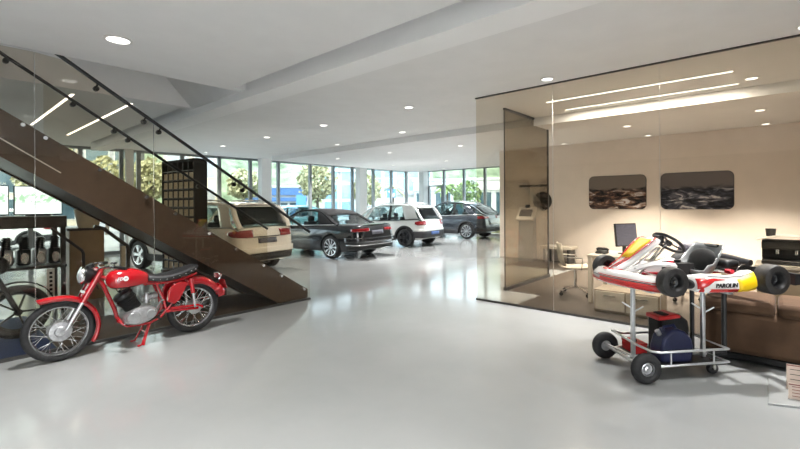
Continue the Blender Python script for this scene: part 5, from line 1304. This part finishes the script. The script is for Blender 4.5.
building('apartment_house', 'cream apartment house beside the grey stone house', (15.6,38.1), radians(-20), 4.2, 8, 9.0, 'facade_cream', 2, (1.0,4.2), 'facade_grey', wh=2.2)
building('apartment_house', 'cream house with white-framed windows at the left picture edge', (5.4,47.5), radians(-8), 8.0, 8, 8.0, 'facade_cream', 4, (.6,2.9,5.4), 'glazing_dark', wh=1.7)
def blue_sign(name, label, loc, rz, w, h, z0, mark):
    o = thing(name, label, 'sign', (loc[0],loc[1],GZ), rz)
    m = MB(); m.cyl((0,.05,0), (0,.05,z0+h), .06, n=10); m.build('post', 'facade_grey', o)
    m = MB(); m.bb((-w/2,-.03,z0), (w/2,.02,z0+h)); p_ = m.build('panel', 'sign_blue', o, smooth=False)
    if mark:
        m = MB(); m.bar((-w*.32,-.04,z0+h*.75), (w*.28,-.04,z0+h*.2), .02, .12, (0,0,1)); m.bar((w*.3,-.04,z0+h*.18), (w*.3,-.04,z0+h*.5), .02, .1, (1,0,0)); m.bar((w*.3,-.04,z0+h*.18), (0,-.04,z0+h*.18), .02, .1); m.build('arrow', 'badge_white', p_)
blue_sign('advertising_sign', 'plain square blue sign beside the round tree across the street', (28.4,40.2), radians(-45), 1.1, 1.35, 1.5, False)
blue_sign('road_sign', 'small blue road sign with a white arrow above the white crossover', (22.5,20.9), radians(-45), .62, .62, 2.2, True)

def leaf_mass(mb, c, r, n, size, seed, squash=1.):
    rnd = random.Random(seed)
    for i in range(n):
        while True:
            p = Vector((rnd.uniform(-1,1), rnd.uniform(-1,1), rnd.uniform(-1,1)))
            if .25 < p.length < 1: break
        p = p.normalized()*(p.length**.4)*(1+.10*sin(p.x*9+seed)+.08*sin(p.z*11))
        q = Vector((p.x*r, p.y*r, p.z*r*squash))+Vector(c)
        a = Vector((rnd.gauss(0,1), rnd.gauss(0,1), rnd.gauss(0,1))).normalized(); u = a.orthogonal().normalized(); v = a.cross(u); s = size*rnd.uniform(.6,1.3)
        mb.add([q-u*s*.5, q+v*s*.28, q+u*s*.5, q-v*s*.28], [(0,1,2,3)])
def tree(label, loc, cr, cz, mt, seed, trunk=.09, n=900, palm=False):
    o = thing('palm_tree' if palm else 'round_tree', label, 'tree', (loc[0],loc[1],GZ))
    m = MB(); m.tube([(0,0,0),(.03,.02,cz*.5),(0,0,cz)], [trunk*1.2,trunk,trunk*.7], 8)
    if not palm:
        for k in range(5): a = 2*pi*k/5; m.tube([(0,0,cz-cr*.8),(cr*.35*cos(a),cr*.35*sin(a),cz),(cr*.55*cos(a),cr*.55*sin(a),cz+cr*.4)], [trunk*.5,trunk*.3,trunk*.15], 5)
    m.build('trunk', 'bark', o)
    m = MB()
    if palm:
        rnd = random.Random(seed)
        for k in range(26):
            a = 2*pi*k/26+rnd.uniform(-.1,.1); e = rnd.uniform(-.2,1.2); pts = []
            for i in range(7): t = i/6; rr = cr*t; pts.append(Vector((rr*cos(a)*cos(e*.6), rr*sin(a)*cos(e*.6), cz+cr*.9*sin(e)*t-cr*.75*t*t)))
            sd = Vector((-sin(a),cos(a),0)); vs = []
            for i, p in enumerate(pts): w_ = .16*cr*sin(pi*(.1+.9*i/6))+.01; vs += [p-sd*w_-Vector((0,0,w_*.5)), p, p+sd*w_-Vector((0,0,w_*.5))]
            m.add(vs, [(3*i+j,3*i+j+1,3*i+j+4,3*i+j+3) for i in range(6) for j in range(2)])
    else: leaf_mass(m, (0,0,cz), cr, n, .30 if cr > .8 else .2, seed)
    m.build('crown', mt, o, smooth=False, fixn=False, merge=False)
    return o
tree('round clipped tree with pale crown outside, between the cream SUV and the convertible', (16.7,21.9), 1.12, 3.15, 'leaf_pale', 1, n=1300)
tree('round clipped tree behind the stair glass, left of the black rack', (7.25,22.2), .93, 2.95, 'leaf_pale', 2, n=1100)
tree('small pale tree above the cream SUV left of the window column', (12.1,22.6), .82, 2.85, 'leaf_pale', 3)
tree('slim pale tree just right of the middle window column', (20.9,21.8), 1.0, 2.8, 'leaf_pale', 4, n=1000)
tree('yellow-green palm above the white crossover rear', (25.4,23.4), 1.1, 3.0, 'leaf_pale', 5, palm=True)
tree('green palm left of the window corner', (28.4,20.2), 1.25, 3.1, 'leaf_green', 6, palm=True)
tree('small green tree seen through the corner glass door', (27.0,17.4), 1.0, 2.4, 'leaf_green', 7)
tree('pale tree seen below the stair at the left picture edge', (4.2,27.5), 1.3, 3.6, 'leaf_pale', 8, n=1200)
tree('second pale tree below the stair beside the first one', (7.4,30.0), 1.3, 3.3, 'leaf_pale', 9, n=1200)
m = MB(); m.bb((-.35,-1.0,0), (.35,1.0,.85)); 
for k in range(500):
    rnd = random.Random(k); q = Vector((rnd.choice((-.37,.37)), rnd.uniform(-1,1), rnd.uniform(.1,.9))) if k % 2 else Vector((rnd.uniform(-.36,.36), rnd.uniform(-1,1), .88)); a = Vector((rnd.gauss(0,1), rnd.gauss(0,1), rnd.gauss(0,1))).normalized(); u = a.orthogonal().normalized(); v = a.cross(u); s = .16
    m.add([q-u*s*.5, q+v*s*.3, q+u*s*.5, q-v*s*.3], [(0,1,2,3)])
hd = m.build('hedge', 'leaf_pale', smooth=False, fixn=False, merge=False); hd.location = (22.4,12.6,GZ); tag(hd, 'clipped yellow-green hedge outside, right of the dark grey SUV', 'hedge')
# cars parked outside
mat('paint_teal', (.20,.42,.44), .2, .2, coat=1., noise=(2,.05)); mat('paint_silver', (.60,.62,.63), .2, .4, coat=1., noise=(2,.04)); mat('paint_blue', (.05,.17,.38), .2, .2, coat=1., noise=(2,.05))
def variant(base, paint, **k):
    p = dict(base); p['paint'] = paint
    p['roofm'] = paint if not base['soft'] else base['roofm']; p['handle_m'] = paint
    p['pillars'] = [tuple(paint if (isinstance(v, str) and v == base['paint']) else v for v in q) for q in base['pillars']]
    p['rear'] = [tuple(paint if (isinstance(v, str) and v == base['paint']) else v for v in q) for q in base['rear']]; p['lips'] = [tuple(paint if (isinstance(v, str) and v == base['paint']) else v for v in q) for q in base['lips']]
    p.update(k); return p
for base, paint, loc, az, lb in ((cream,'paint_teal',(14.6,20.4),171,'pale teal SUV parked outside behind the cream SUV roof'),(white,'paint_silver',(20.3,19.8),171,'silver hatchback parked outside behind the convertible roof'),
        (white,'paint_blue',(17.4,23.4),171,'blue hatchback parked in the second row outside'),(cream,'paint_white',(23.4,22.6),171,'white SUV parked in the second row outside'),
        (white,'paint_white',(25.2,18.2),160,'white hatchback parked outside by the window corner'),(white,'paint_silver',(25.4,10.3),95,'silver hatchback parked outside the right window wall'),
        (cream,'paint_silver',(9.0,19.7),171,'silver SUV parked outside behind the black rack'),(white,'paint_white',(2.9,22.8),175,'white hatchback parked outside beyond the planter')):
    build_car('parked_car', lb, 'car', (loc[0],loc[1],GZ), radians(az), variant(base, paint), 'cars parked outside', simple=True)
for o in list(COL.objects):
    if o.parent is None and o.get('category') and o.location.x > 6.2 and -3 < o.location.y < 6.2 and 0 <= o.location.z < 1.0 and o.location.x < 11.4: o.location.z += .0062
